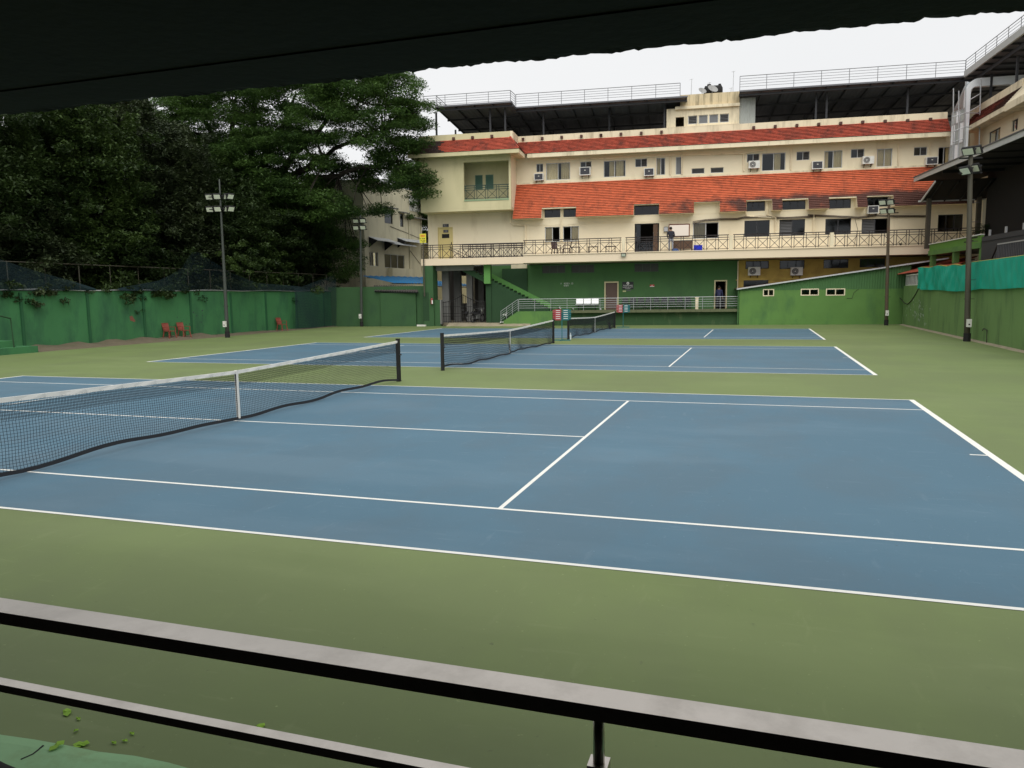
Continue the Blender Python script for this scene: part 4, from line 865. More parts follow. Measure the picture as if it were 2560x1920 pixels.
sign('notice_plate', 'small cream sticker under the left end of the salon sign', rect(rz_, 900, 732, 1025, 790, W1), W1, M('notice_cream', (.5, .5, .25), .6))
t, W_, H_ = sign('warning_plate', 'small red and white plate on the green wall', rect(rz_, 1970, 500, 2145, 585, W1), W1, M('notice_red', (.55, .05, .04), .6))
MB().box(-W_/2, W_/2, -.034, -.031, .0, H_*.28).obj('white_band', WHT, t); MB().box(-W_*.1, W_*.1, -.034, -.031, H_*.45, H_*.8).obj('mark', WHT, t)
def rs(a, b): return 1030+a*120/1810., 530+b*110/1659.
for y0, y1, x0, x1, lab in ((455, 570, 1165, 1385, 'black lettered plate above the yellow door'), (672, 775, 1180, 1368, 'black lettered plate on the yellow door')):
    t, W_, H_ = sign('door_plate', lab, rect(rs, x0, y0, x1, y1, W1), W1-.01 if y0 < 600 else W1+.04, M('plate_grey', (.035, .035, .045), .5))
    marks(t, W_*.8, H_*.3, (0, -.034, H_*.68), M('plate_text', (.3, .3, .32), .6), 9, int(x0)); marks(t, W_*.7, H_*.3, (0, -.034, H_*.26), MATS['plate_text'], 8, int(y0))
u, z = bw(r6(1712, 866), W1)
t = thing('wall_lettering', 'two short lines of white lettering on the green wall near the bench', 'lettering', L2W(u, W1-.004, z), TH)
marks(t, .95, .12, (0, 0, .07), WHT, 12, 3); marks(t, .5, .1, (0, 0, -.08), WHT, 6, 4)
R = rect(rs, 297, 820, 530, 1165, -.2); YEL = M('sign_yellow', (.75, .68, .06), .6, .04); RED_ = M('sign_red', (.7, .1, .03), .6)
t, W_, H_ = sign('yellow_sign', 'yellow board with red and black lettering at the left end of the balcony', R, -.2, YEL)
marks(t, W_*.72, H_*.24, (0, -.034, H_*.76), RED_, 5, 8, .05); marks(t, W_*.8, H_*.15, (0, -.034, H_*.46), BLKS, 8, 9, .03); marks(t, W_*.75, H_*.09, (0, -.034, H_*.23), BLKS, 7, 10, .02); marks(t, W_*.5, H_*.08, (W_*.1, -.034, H_*.1), BLKS, 6, 12, .02)
MB().box(-.04, .04, -.0, .06, -3.9+H_*0, 0).obj('post', POLEM, t)
# ================================================================== THINGS ON THE BALCONY AND PLATFORM
def legs_table(name, label, R, w_, z, d=.6, m_=None, top_m=None, cat='table', legr=.03):
    u0, u1, _, z1 = R; W_, H_ = u1-u0, z1-z; t = thing(name, label, cat, L2W((u0+u1)/2, w_, z), TH)
    MB().box(-W_/2, W_/2, -d/2, d/2, H_-.04, H_).obj('table_top', top_m or m_, t)
    for a in (-1, 1):
        for b in (-1, 1): MB().box(a*(W_/2-.04)-legr/2, a*(W_/2-.04)+legr/2, b*(d/2-.04)-legr/2, b*(d/2-.04)+legr/2, 0, H_-.04).obj('leg', m_, t)
    return t
FZ = ST
for R, lab in ((rect(r6, 1755, 480, 1845, 540, 1.), 'low black table frame beside the brown chairs on the balcony'), (rect(r6, 1925, 477, 2030, 540, 1.), 'low black table in the middle of the left balcony'), (rect(r5, 55, 473, 160, 535, 1.), 'low black table left of the first cream balcony post')):
    legs_table('low_table', lab, R, 1., FZ, .5, RAILBLK)
def plastic_chair(label, loc, rz, m_, group=None, s=1.):
    t = thing('plastic_chair', label, 'chair', loc, rz, group)
    mb = MB(); n = 6
    pts = []
    mb.box(-.23*s, .23*s, -.22*s, .22*s, .40*s, .43*s); mb.obj('seat', m_, t)
    mb = MB(); prev = None
    for i in range(7):
        x = (-.22+.44*i/6)*s; y = (.23+.03*(1-(i/3.-1)**2))*s
        cur = ((x*.92, y, .44*s), (x, y+.1*s, (.82+.05*(1-(i/3.-1)**2))*s))
        if prev: mb.quad(prev[0], cur[0], cur[1], prev[1]); mb.quad(*[(p[0], p[1]+.02*s, p[2]) for p in (prev[0], cur[0], cur[1], prev[1])])
        prev = cur
    mb.box(-.22*s, .22*s, .335*s, .36*s, .83*s, .86*s); mb.obj('backrest', m_, t)
    for a in (-1, 1):
        MB().box(a*.24*s-.025*s, a*.24*s+.025*s, -.2*s, .26*s, .62*s, .645*s).bar((a*.24*s, -.19*s, .43*s), (a*.24*s, -.19*s, .63*s), .035*s).obj('armrest', m_, t)
        for b in (-1, 1): MB().bar((a*.2*s, b*.19*s, .4*s), (a*.25*s, b*.25*s, 0), .045*s).obj('leg', m_, t)
    return t
BRC = M('brown_plastic', (.07, .035, .03), .5)
for x, lab, r_ in ((1600, 'brown plastic chair turned away, left of two on the balcony', .6), (1705, 'brown plastic chair facing sideways, right of two on the balcony', -1.3)):
    u, _ = bw(r6(x, 540), .9); plastic_chair(lab, L2W(u, .9, FZ), TH+r_, BRC, None, 1.1)
u0, u1, z0, z1 = rect(r5, 750, 405, 947, 505, 1.6)
t = thing('counter_table', 'brown wooden counter beside the standing person on the balcony', 'counter', L2W((u0+u1)/2, 1.7, FZ), TH); W_ = u1-u0
MB().box(-W_/2, W_/2, -.3, .3, .82, .86).obj('table_top', WHITEP, t); MB().box(-W_/2, W_/2, -.28, -.25, .25, .82).obj('front_panel', BROWN, t)
for a in (-1, 1):
    for b in (-.26, .26): MB().box(a*(W_/2-.05)-.03, a*(W_/2-.05)+.03, b-.02, b+.02, 0, .82 if b > 0 else .25).obj('leg', BROWN, t)
u0, u1, z0, z1 = rect(r5, 960, 465, 1047, 510, 1.)
t = thing('blue_crate', 'bright blue plastic crate on the balcony floor', 'crate', L2W((u0+u1)/2, 1., FZ), TH); W_ = u1-u0
MB().box(-W_/2, W_/2, -.18, -.16, 0, .46).box(-W_/2, W_/2, .16, .18, 0, .46).box(-W_/2, -W_/2+.02, -.16, .16, 0, .46).box(W_/2-.02, W_/2, -.16, .16, 0, .46).box(-W_/2+.02, W_/2-.02, -.16, .16, 0, .02).obj('crate_body', BLUEPL, t)
MB().box(-W_/2-.015, W_/2+.015, -.195, -.181, .41, .46).box(-W_/2-.015, W_/2+.015, -.195, -.181, .2, .22).obj('rim', BLUEPL, t)
u, _ = bw(r5(772, 510), 1.)
bm = bmesh.new(); bmesh.ops.create_icosphere(bm, subdivisions=2, radius=1)
for v in bm.verts: c = v.co; k = 1+.12*math.sin(c.x*6+c.y*5)*math.cos(c.z*4); v.co = Vector((c.x*.26*k, c.y*.2*k, max(0, .12+.14*c.z*k)))
me = bpy.data.meshes.new('blue_sack'); bm.to_mesh(me); bm.free(); me.materials.append(M('blue_poly', (.03, .12, .35), .5, .3, 12.))
tag(link('blue_sack', me, None, L2W(u, 1., FZ), TH), 'small blue plastic sack at the feet of the person on the balcony', 'sack')
# mirror with a red-brown frame, wall lamp and wash basin
u0, u1, z0, z1 = rect(r5, 703, 246, 918, 378, W1); W_, H_ = u1-u0, z1-z0
t = thing('framed_mirror', 'bright mirror in a red-brown frame on the balcony wall', 'mirror', L2W((u0+u1)/2, W1-.003, z0), TH)
MB().box(-W_/2, W_/2, -.05, -.0, 0, .06).box(-W_/2, W_/2, -.05, 0, H_-.06, H_).box(-W_/2, -W_/2+.06, -.05, 0, .06, H_-.06).box(W_/2-.06, W_/2, -.05, 0, .06, H_-.06).obj('frame', REDBR, t)
mi = M('mirror_glass', (.8, .7, .58), .03, .01, 1., metal=1.)  # cream of a reflected building put into the tint of the glass
MB().quad((-W_/2+.06, -.03, .06), (W_/2-.06, -.03, .06), (W_/2-.06, -.004, H_-.06), (-W_/2+.06, -.004, H_-.06)).obj('mirror_glass', mi, t)
u0, u1, z0, z1 = rect(r5, 653, 275, 697, 328, W1)
t = thing('meter_box', 'small grey box on the wall left of the mirror', 'box', L2W((u0+u1)/2, W1, z0), TH); MB().box(-(u1-u0)/2, (u1-u0)/2, -.15, 0, 0, z1-z0).obj('casing', CONC, t); MB().box(-(u1-u0)/2+.03, (u1-u0)/2-.03, -.165, -.151, .05, z1-z0-.05).obj('lid', GALV, t)
def floodhead(t, x, y, z, s, yaw, tilt, m_=BLACK):
    Mx = Matrix.Translation((x, y, z)) @ Matrix.Rotation(yaw, 4, 'Z') @ Matrix.Rotation(tilt, 4, 'X')
    def tr(mb): mb.v = [tuple(Mx @ Vector(v)) for v in mb.v]; return mb
    h = tr(MB().prism([(-s*.5, -s*.4), (s*.5, -s*.4), (s*.5, s*.4), (-s*.5, s*.4)], 'y', -s*.12, s*.12).box(-s*.3, s*.3, s*.12, s*.3, -s*.22, s*.22)).obj('floodlight', m_, t)
    tr(MB().box(-s*.42, s*.42, -s*.14, -s*.121, -s*.31, s*.31)).obj('lens', LAMPG, h)
    tr(MB().box(-s*.56, -s*.51, -s*.05, s*.25, -s*.04, s*.04).box(s*.51, s*.56, -s*.05, s*.25, -s*.04, s*.04).box(-s*.56, s*.56, s*.25, s*.3, -s*.04, s*.04)).obj('yoke', m_, h)
u, z = bw(r5(242, 562), -.1)
t = thing('wall_floodlight', 'single black floodlight fixed to the balcony edge', 'floodlight', L2W(u, -.001, z), TH); floodhead(t, 0, -.18, 0, .32, 0, .5); MB().box(-.03, .03, -.12, 0, -.03, .03).obj('bracket', BLACK, t)
# steel pipe railing of the platform
pa_, pb_ = bw(r6(1215, 1030), .1)[0], bw(r5(1415, 1000), .1)[0]
pipe_rail('platform_railing', 'five-bar stainless railing along the green platform', L2W(pa_, .1, 1.05), L2W(pb_, .1, 1.07), 0, .86, 14, 5, .015, .02, GALV)
pl_ = bw(r6(1100, 1120), .1)[0]
pipe_rail('ramp_railing', 'sloping stainless railing going down at the left end of the platform', L2W(pa_-.05, .12, 1.05), L2W(pl0+.15, .12, .2), 0, .86, 4, 5, .015, .02, GALV)
# three-seat bench
def multi_seat(name, label, u_c, w_, n, sw_, mseat, mfr, z):
    t = thing(name, label, 'bench', L2W(u_c, w_, z), TH); L = n*sw_
    MB().box(-L/2, L/2, -.03, .03, .30, .35).obj('beam', mfr, t)
    for i in range(n):
        x = -L/2+(i+.5)*sw_; w2 = sw_*.45
        MB().box(x-w2, x+w2, -.26, .18, .40, .43).obj('seat', mseat, t)
        MB().prism([(.2, .46), (.3, .84), (.325, .84), (.225, .46)], 'x', x-w2, x+w2).obj('backrest', mseat, t)
    for x in (-L*.36, L*.36): MB().bar((x, -.28, .0), (x, .3, .0+.03), .05).bar((x, 0, .03), (x, 0, .3), .05).obj('leg', mfr, t)
u, _ = bw(r6(1915, 1050), 1.5); W_ = bw(r6(2035, 1050), 1.5)[0]-bw(r6(1797, 1050), 1.5)[0]
multi_seat('steel_bench', 'shiny three-seat steel bench on the platform', u, 1.5, 3, W_/3, M('bright_steel', (.66, .66, .66), .35, .05, 3., metal=.6), BLACK, 1.07)
CH = M('dark_chair', (.04, .045, .05), .6)
for i in range(9):
    px = 258+i*80; u, _ = bw(r5(px, 1050), 1.75)
    t = thing('waiting_chair', ['leftmost dark waiting chair, next to the brown door', 'second dark waiting chair from the brown door', 'third dark waiting chair from the brown door', 'fourth dark waiting chair from the brown door', 'middle one of the nine dark waiting chairs', 'fourth dark waiting chair from the right end', 'third dark waiting chair from the right end', 'second dark waiting chair from the right end', 'rightmost dark waiting chair, nearest the cream post'][i], 'chair', L2W(u, 1.75, 1.07), TH, 'dark chairs in a row on the platform')
    MB().box(-.22, .22, -.22, .2, .42, .46).obj('seat', CH, t); mb = MB(); mb.prism([(-.2, .52), (.2, .52), (.2, .8), (.13, .88), (-.13, .88), (-.2, .8)], 'y', .2, .23); mb.obj('backrest', CH, t)
    for a in (-1, 1):
        MB().bar((a*.2, -.2, 0), (a*.2, -.2, .42), .03).bar((a*.2, .2, 0), (a*.2, .2, .6), .03).obj('leg', BLACK, t); MB().box(a*.23-.02, a*.23+.02, -.2, .2, .62, .65).obj('armrest', BLACK, t)
u0, u1, z0, z1 = rect(r5, 981, 1030, 1002, 1122, .9)
t = thing('short_post', 'short cream post standing behind the platform railing', 'post', L2W((u0+u1)/2, .9, 1.07), TH); MB().box(-.1, .1, -.1, .1, 0, .78).obj('shaft', CREAM2, t); MB().box(-.13, .13, -.13, .13, .78, .83).obj('cap', CREAM2, t)
# flowering plants at the foot of the stair
def small_plant(label, loc, h, n, mleaf, mflower=None):
    t = thing('potted_plant', label, 'plant', loc, 0); rnd = random.Random(int(abs(loc[0])*100))
    st_ = MB(); lf = MB(); fl = MB()
    for i in range(n):
        a = rnd.uniform(0, 6.28); r = rnd.uniform(.05, .3)*h*1.5; zz = h*rnd.uniform(.5, 1.); tip = Vector((r*math.cos(a), r*math.sin(a), zz)); st_.tube([(0, 0, 0), (tip.x*.4, tip.y*.4, zz*.6), tuple(tip)], .008, 4)
        for k in range(7):
            p = tip*rnd.uniform(.4, 1.05); b = rnd.uniform(0, 6.28); s = .07; d = Vector((math.cos(b), math.sin(b), rnd.uniform(-.3, .5)))*s; e = Vector((-math.sin(b), math.cos(b), 0))*s*.4
            lf.quad(p, p+d*.5+e, p+d, p+d*.5-e)
        if mflower and rnd.random() < .6: 
            for k in range(4): b = k*PI/2; fl.quad(tip, tip+Vector((math.cos(b), -.3, math.sin(b)))*.05, tip+Vector((math.cos(b+.8), -.3, math.sin(b+.8)))*.06, tip+Vector((math.cos(b+1.5), -.3, math.sin(b+1.5)))*.05)
    st_.obj('stem', LEAF_D, t); lf.obj('leaves', mleaf, t)
    if mflower and fl.v: fl.obj('flowers', mflower, t)
    return t
u, _ = bw(r6(1625, 1115), .4); small_plant('white flowering plant behind the platform railing at the foot of the stair', L2W(u, .5, 1.07), .3, 9, LEAF_M, WHT)
u, _ = bw(r6(1765, 1118), .4); small_plant('tiny white flowering plant left of the steel bench', L2W(u, .4, 1.07), .14, 5, LEAF_M, WHT)
u, _ = bw(r6(2055, 1118), .4); small_plant('tiny white flowering plant right of the steel bench', L2W(u, .4, 1.07), .15, 5, LEAF_M, WHT)
u, _ = bw(r6(1075, 1200), -.1); small_plant('straggly flowering plant on the ramp wall beside the gate', L2W(u, .5, .35), .6, 10, LEAF_M, WHT)
u, _ = bw(r6(1040, 1240), -.1); small_plant('low weeds with white flowers at the corner of the ramp', L2W(u, -.12, 0), .35, 8, LEAF_M, WHT)
# ================================================================== GATE, PILLAR AND FAR LEFT WALL
ga, gb = bw(r6(420, 1150), .6)[0], bw(r6(875, 1150), .6)[0]; gz0, gz1 = .2, bw(r6(600, 1040), .6)[1]
t = thing('iron_gate', 'black iron double gate with dipped top beside the stair', 'gate', L2W((ga+gb)/2, .6, gz0), TH)
GW = gb-ga; GH = 1.75
for s in (-1, 1):
    mb = MB(); n = 9
    def topz(x): return GH*.88+.42*(1-(abs(x)/(GW/2)))**1.2*0+.35*((abs(x)/(GW/2))-1)**2*1.6-.0
    for i in range(n+1):
        x = s*(.03+(GW/2-.06)*i/n); mb.box(x-.012, x+.012, -.012, .012, .05, topz(x)+.08)
    pts = [(s*(.03+(GW/2-.06)*i/12), 0, topz(s*(.03+(GW/2-.06)*i/12))) for i in range(13)]; mb.tube(pts, .025, 5)
    for z in (.08, .5, .7, 1.2): mb.box(min(s*.03, s*(GW/2-.03)), max(s*.03, s*(GW/2-.03)), -.015, .015, z, z+.035)
    mb.obj('gate_leaf', BLACK, t)
MB().box(-.1, .1, -.03, -.012, .9, 1.05).obj('lock_plate', BLACK, t)
# pillar and low wall left of the gate
p0 = rect(r6, 240, 715, 342, 1290, .0)
t = thing('gate_pillar', 'tall dark green pillar carrying the left end of the balcony', 'pillar', L2W((p0[0]+p0[1])/2, .2, 0), TH); W_ = p0[1]-p0[0]
MB().box(-W_/2, W_/2, -.2, .9, -.03, SB-.045).obj('shaft', GREENQ, t)
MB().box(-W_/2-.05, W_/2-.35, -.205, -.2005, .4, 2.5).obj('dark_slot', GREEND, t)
a, b = bw(r6(342, 1150), .2)[0], bw(r6(412, 1150), .2)[0]
t = thing('gate_pier', 'low green pier with pale edge at the left of the gate', 'pier', L2W((a+b)/2, .4, 0), TH); MB().box(-(b-a)/2+.002, (b-a)/2, -.2, .3, -.03, 1.95).obj('pier', GREENQ, t); MB().box((b-a)/2+.001, (b-a)/2+.08, -.22, .3, .15, 1.95).obj('edge', CONC, t)
u, z = bw(r6(328, 1035), -.05)
t = thing('fire_extinguisher', 'red and white fire extinguisher hung on the green pillar', 'fire extinguisher', L2W(u, -.1, z-.22), TH)
MB().tube([(0, 0, 0), (0, 0, .38), (0, 0, .44)], [.08, .08, .03], 10).obj('cylinder', CRIM, t); MB().tube([(0, 0, .44), (.0, -.0, .5)], .03, 6).obj('valve', BLACK, t); MB().box(.02, .1, -.1, -.06, .02, .28).obj('label_plate', WHT, t); MB().box(-.02, .02, .03, .12, .2, .25).obj('hook', BLACK, t)
RH = thing('rear_house', 'cream house glimpsed between the carport columns', 'house', L2W(-14, 24), TH)
mb = MB(); holes_wall(mb, -22, 9, -.05, 8, 0, [(-3, -2.2, 2.5, 4.2), (1, 2, 2.5, 4.)], .2); mb.obj('wall', CREAMW, RH)
for R in ((-3, -2.2, 2.5, 4.2), (1, 2, 2.5, 4.)): window(R, 0, 2, parent=RH, frame=DARKSTEEL, glass=GLASSD)
MB().box(-22.2, 9.2, -.3, 6, 8, 8.2).obj('roof', CONC, RH); MB().box(-22, 9, 5.8, 6, -.05, 8).box(-22, -21.8, .2, 5.8, -.05, 8).box(8.8, 9, .2, 5.8, -.05, 8).obj('rear_walls', CREAMW, RH)
# motorcycles behind the gate
def motorbike(label, loc, rz):
    t = thing('motorcycle', label, 'motorcycle', loc, rz, 'motorcycles in the carport')
    for x in (-.62, .62):
        mb = MB(); mb.tube([(x+.28*math.cos(2*PI*k/16), 0, .3+.28*math.sin(2*PI*k/16)) for k in range(17)], .05, 6, cap=False); wv = mb.obj('wheel', BLACK, t)
        MB().tube([(x, -.04, .3), (x, .04, .3)], .06, 8).bar((x-.25, 0, .3), (x+.25, 0, .3), .015).bar((x, 0, .05), (x, 0, .55), .015).obj('hub', GALV, wv)
    MB().prism([(-.55, .6), (.1, .62), (.3, .9), (.05, .85), (-.2, .78), (-.75, .8), (-.8, .72)], 'y', -.12, .12).obj('body', DARKSTEEL, t)
    MB().box(-.6, .0, -.11, .11, .78, .86).obj('seat', BLACK, t); MB().box(-.2, .25, -.1, .1, .28, .58).obj('engine', GALV, t)
    MB().bar((.62, 0, .3), (.42, 0, .98), .05).bar((.42, -.32, 1.02), (.42, .32, 1.02), .03).obj('fork', GALV, t); MB().tube([(.48, 0, .88), (.56, 0, .88)], .08, 10).obj('headlight', LAMPG, t)
u, _ = bw(r6(800, 1200), 2.2); motorbike('dark motorcycle behind the right leaf of the gate', L2W(u, 2.1, .2), TH+1.2)
u, _ = bw(r6(720, 1200), 3.6); motorbike('second motorcycle deeper in the carport behind the gate', L2W(u, 3.8, .2), TH+1.35)
# far left green wall from the pillar to the corner, with blue and corrugated roofs behind
q = [gz(*r7(2050, 1420)), gz(*r7(1490, 1420))]; A_ = Vector((-14.7, 40.85, 0)); B_ = Vector((-21.4, 40.6, 0)); C_ = Vector((-22.5, 40.2, 0))
def wall_seg(name, label, a, b, h, th, m_, cat='wall', h2=None, cap=None):
    a = Vector(a); b = Vector(b); d = b-a; L = d.length; rz = math.atan2(d.y, d.x); t = thing(name, label, cat, tuple(a), rz); h2 = h if h2 is None else h2
    MB().prism([(0, -.03), (L, -.03), (L, h2), (0, h)], 'y', 0, th).obj('wall_face', m_, t)
    if cap: MB().bar((0, th/2, h+.03), (L, th/2, h2+.03), th+.08, .06).obj('coping', cap, t)
    return t, L
zt1 = gy(*r7(1800, 1100), 40.7)[2]
wall_seg('boundary_wall', 'dark green wall between the second light pole and the gate pillar', (-22.7, 40.21, 0), A_, 3.0, .2, GREENQ)
t, L = wall_seg('projecting_wall', 'slightly forward dark green wall section under the blue roof', (-18.3, 40.35, 0), (-15.5, 40.6, 0), 2.5, .15, GREENQ)
def corr_roof(name, label, P00, P10, P11, P01, m_, pitch=.25, amp=.03, cat='roof', thick=.0):
    P = [Vector(p) for p in (P00, P10, P11, P01)]; base = P[0].copy(); base.z = P[0].z
    t = thing(name, label, cat, tuple(base)); n = max(4, int((P[1]-P[0]).length/pitch*2)); mb = MB(); prev = None
    for i in range(n+1):
        s = i/n; o = Vector((0, 0, amp*(1 if i % 2 else -1))); cur = (P[0].lerp(P[1], s)+o-base, P[3].lerp(P[2], s)+o-base)
        if prev: mb.quad(prev[0], cur[0], cur[1], prev[1])
        prev = cur
    mb.obj('roof_sheet', m_, t)
    MB().bar(P[0].lerp(P[3], .1)-base-Vector((0, 0, .1)), P[1].lerp(P[2], .1)-base-Vector((0, 0, .1)), .06).bar(P[0].lerp(P[3], .85)-base-Vector((0, 0, .1)), P[1].lerp(P[2], .85)-base-Vector((0, 0, .1)), .06).obj('purlin', DARKSTEEL, t); return t
def at(q, y): p = gy(*q, y); return (float(p[0]), float(p[1]), float(p[2]))
corr_roof('blue_roof', 'bright blue sheet roof behind the green wall', at(r7(1800, 1022), 42.), at(r7(2130, 1027), 42.), at(r7(2130, 970), 47.), at(r7(1495, 955), 47.), BLUESH)
corr_roof('blue_roof', 'strip of blue sheet roof seen through the carport columns', at(r6(350, 880), 52.), at(r6(690, 885), 52.), at(r6(690, 862), 55.), at(r6(350, 825), 55.), BLUESH)
corr_roof('asbestos_roof', 'dark corrugated lean-to roof under the blue roof', at(r7(1610, 1095), 40.3), at(r7(2015, 1105), 40.3), at(r7(1990, 1050), 41.6), at(r7(1600, 1045), 41.6), ASB, .2, .035)
tag(MB().box(-.35, .35, -.15, .15, 0, .12).obj('white_slab', WHITEP, None, tuple(gz(*r6(225, 1293)))), 'small pale slab lying at the foot of the green pillar', 'slab')
# ================================================================== LEFT BOUNDARY WALL
t = thing('boundary_wall', 'long green rendered wall along the left side of the courts', 'wall', (XL, 8, 0))
MB().box(-.22, 0, -6, 32.2, -.05, 2.68).obj('wall_face', GREENL, t)
for k in range(-1, 10):
    y = 14.25+k*3.55-8; MB().box(0, .07, y-.06, y+.06, -.03, 2.6).obj('pilaster', M('pilaster_green', (.02, .1, .04), .8), t)
MB().tube([(.03, -6+i*1.2, 2.72+.03*math.sin(i*1.3)) for i in range(33)], .03, 6).obj('water_pipe', GALV, t)
MB().box(-.24, .03, -6, 32.2, 2.681, 2.74).obj('coping', DARKSTEEL, t)
for (y, z, s) in ((20.4-8, 1.15, .22),):
    mb = MB(); mb.quad((.003, y, z), (.003, y+.3, z-.1), (.003, y+.36, z-.05), (.003, y+.15, z+.25), (.003, y-.02, z+.2)); mb.obj('bare_brick_patch', M('brick_patch', (.22, .09, .06), .9, .3, 6.), t)
mb = MB()
for i in range(26):
    y = 25.1-8+random.gauss(0, .45); z = .95+random.gauss(0, .28); s = random.uniform(.02, .09); mb.quad((.004+i*.0002, y-s, z), (.004+i*.0002, y, z-s*random.uniform(.3, 1)), (.004+i*.0002, y+s, z+s*.3), (.004+i*.0002, y, z+s*random.uniform(.3, 1)))
mb.obj('peeled_paint', M('peel', (.05, .07, .07), .9, .4, 9.), t)
# wire fence standing behind the wall, with a sagging shade net
t = thing('wire_fence', 'thin grey metal fence frame behind the green left wall', 'fence', (XL-.8, 8, 0))
MB().tube([(0, -6, 4.0), (0, 33, 4.0)], .022, 5).obj('top_rail', POLEM, t)
for k in range(21): y = -5+k*1.9; MB().tube([(0, y, .02), (0, y, 4.0)], .03 if k % 4 == 0 else .018, 5).obj('fence_post', POLEM, t)
def shade_net(label, ys, tops, x, z0=2.7, sw=.009):
    V = []; F = []; n = 1400; rnd = np.random.default_rng(5)
    t = thing('shade_net', label, 'net', (x, ys[0], z0))
    def top(y): return np.interp(y, ys, tops)
    for dirn in (0, 1):
        m_ = 170 if dirn else 26
        for i in range(m_):
            pts = []
            K = 40 if not dirn else 8
            for k in range(K+1):
                if dirn: y = ys[0]+(ys[-1]-ys[0])*i/(m_-1); s = k/K
                else: y = ys[0]+(ys[-1]-ys[0])*k/K; s = i/(m_-1)
                pts.append((.12*math.sin(y*1.1+s*2), y-ys[0], s*(top(y)-z0)))
            for a, b in zip(pts, pts[1:]):
                k0 = len(V); w_ = sw; o = (0, w_, 0) if dirn else (0, 0, w_)
                V += [a, tuple(np.add(a, o)), tuple(np.add(b, o)), b]; F.append((k0, k0+1, k0+2, k0+3))
    o = npmesh('netting', V, F, NETBLUE, t); stuff(o)
shade_net('dark blue shade net rising to the left light pole', [19.5, 22, 24, 25.0, 25.6, 28, 31, 36, 40], [2.8, 3.2, 3.9, 4.9, 4.9, 3.8, 3.2, 3.0, 3.9], XL+.35)
shade_net('dark blue shade net drooping at the far left above the wall', [10, 13, 15.5, 18], [4.6, 4.1, 3.4, 2.8], XL+.3)
shade_net('dark blue shade net hanging to the ground at the far end of the left wall', [34.5, 36.5, 38.5, 40.0], [2.9, 2.8, 3.0, 3.6], XL+.5, .02, .014)
# steps with a green handrail at the left frame edge
t = thing('garden_steps', 'short green concrete steps with a dark handrail at the left edge', 'steps', (-21.6, 12.3, 0))
MB().box(-.9, .75, -2.0, 1.25, -.03, .28).obj('step', GREENL, t); MB().box(-.9, .3, -2.0, .6, .28, .55).obj('step', GREENL, t); MB().box(-.9, -.1, -2., -.1, .55, .85).obj('step', CONC, t)
MB().tube([(.55, .3, .28), (.5, .3, 1.5), (.5, -2., 2.1)], .035, 6).tube([(.5, -.6, .55), (.5, -.6, 1.75)], .02, 5).tube([(.5, -1.2, .5), (.5, -1.2, 1.9)], .02, 5).obj('handrail', GREEND, t)
# ================================================================== LIGHT POLES
def light_pole(label, base, h, r0, r1_, m_, heads, box_side, arms, lean=(0, 0)):
    t = thing('light_pole', label, 'light pole', base, 0, 'floodlight poles around the courts')
    n = 8; MB().tube([(lean[0]*i/n, lean[1]*i/n, h*i/n) for i in range(n+1)], [r0+(r1_-r0)*i/n for i in range(n+1)], 10).obj('pole', m_, t, smooth=True)
    MB().tube([(0, 0, 0), (0, 0, .35)], r0+.02, 10).obj('base_sleeve', BLACK, t)
    for (z, ya, L) in arms:
        lx, ly = lean[0]*z/h, lean[1]*z/h; MB().bar((lx-math.cos(ya)*L/2, ly-math.sin(ya)*L/2, z), (lx+math.cos(ya)*L/2, ly+math.sin(ya)*L/2, z), .06).obj('cross_arm', BLACK, t)
    for (dx, dy, z, s, yaw, tilt) in heads: floodhead(t, lean[0]*z/h+dx, lean[1]*z/h+dy, z, s, yaw, tilt)
    MB().box(box_side*.0-.09, .09, -r0-.12, -r0-.01, .62, .95).obj('junction_box', WHITEP, t); MB().box(-.03, .03, -r0-.13, -r0-.12, .7, .76).obj('switch', BLACK, t)
    for k in range(6): z = 1.8+k*.8; MB().bar((-r0-.08, 0, z), (r0+.08, 0, z), .02).obj('climbing_rung', RAILBLK, t)
def face(base): return math.atan2(0-base[0], -(14-base[1])) if False else 0
# left pole, eight lamps
b = gz(569, 844); b = (float(b[0]), float(b[1]), 0); hp = at((546, 470), b[1])[2]; y_ = b[1]; lean = at(r8(2030, 150), y_)
z_up, z_lo = at((546, 492), y_)[2], at((546, 523), y_)[2]
ya = -.35
hd = []
for z_ in (z_up, z_lo):
    for (px, yw) in ((528, .35), (548, .35), (565, 1.05), (573, 1.25)):
        p = at((px, 500), y_); off = p[0]-lean[0]; hd.append((off, -.15+(.25 if px > 560 else 0), z_, .4, yw, .55))
light_pole('tall left light pole with eight floodlights in front of the dark trees', b, at((546, 448), y_)[2], .12, .035, POLEG, hd, 1, [(z_up, .3, 1.3), (z_lo, .3, 1.3)], (lean[0]-b[0], 0))
# second pole, four lamps
b = gz(904, 814); b = (-20.5, 39.9, 0); y_ = b[1]; tp = at(r7(1478, 420), y_); bx_ = at(r7(1490, 1415), y_)[0]; b = (bx_, y_, 0)
hd = [(at(r7(px, 480), y_)[0]-tp[0], -.15, at(r7(1478, py), y_)[2], .44, .3, .6) for px in (1447, 1512) for py in (450, 513)]
light_pole('light pole with four floodlights in front of the cream house', b, tp[2]+.2, .11, .07, POLEG, hd, 1, [(at(r7(1478, 470), y_)[2], 0, 1.1), (at(r7(1478, 530), y_)[2], 0, 1.1)], (tp[0]-b[0], 0))
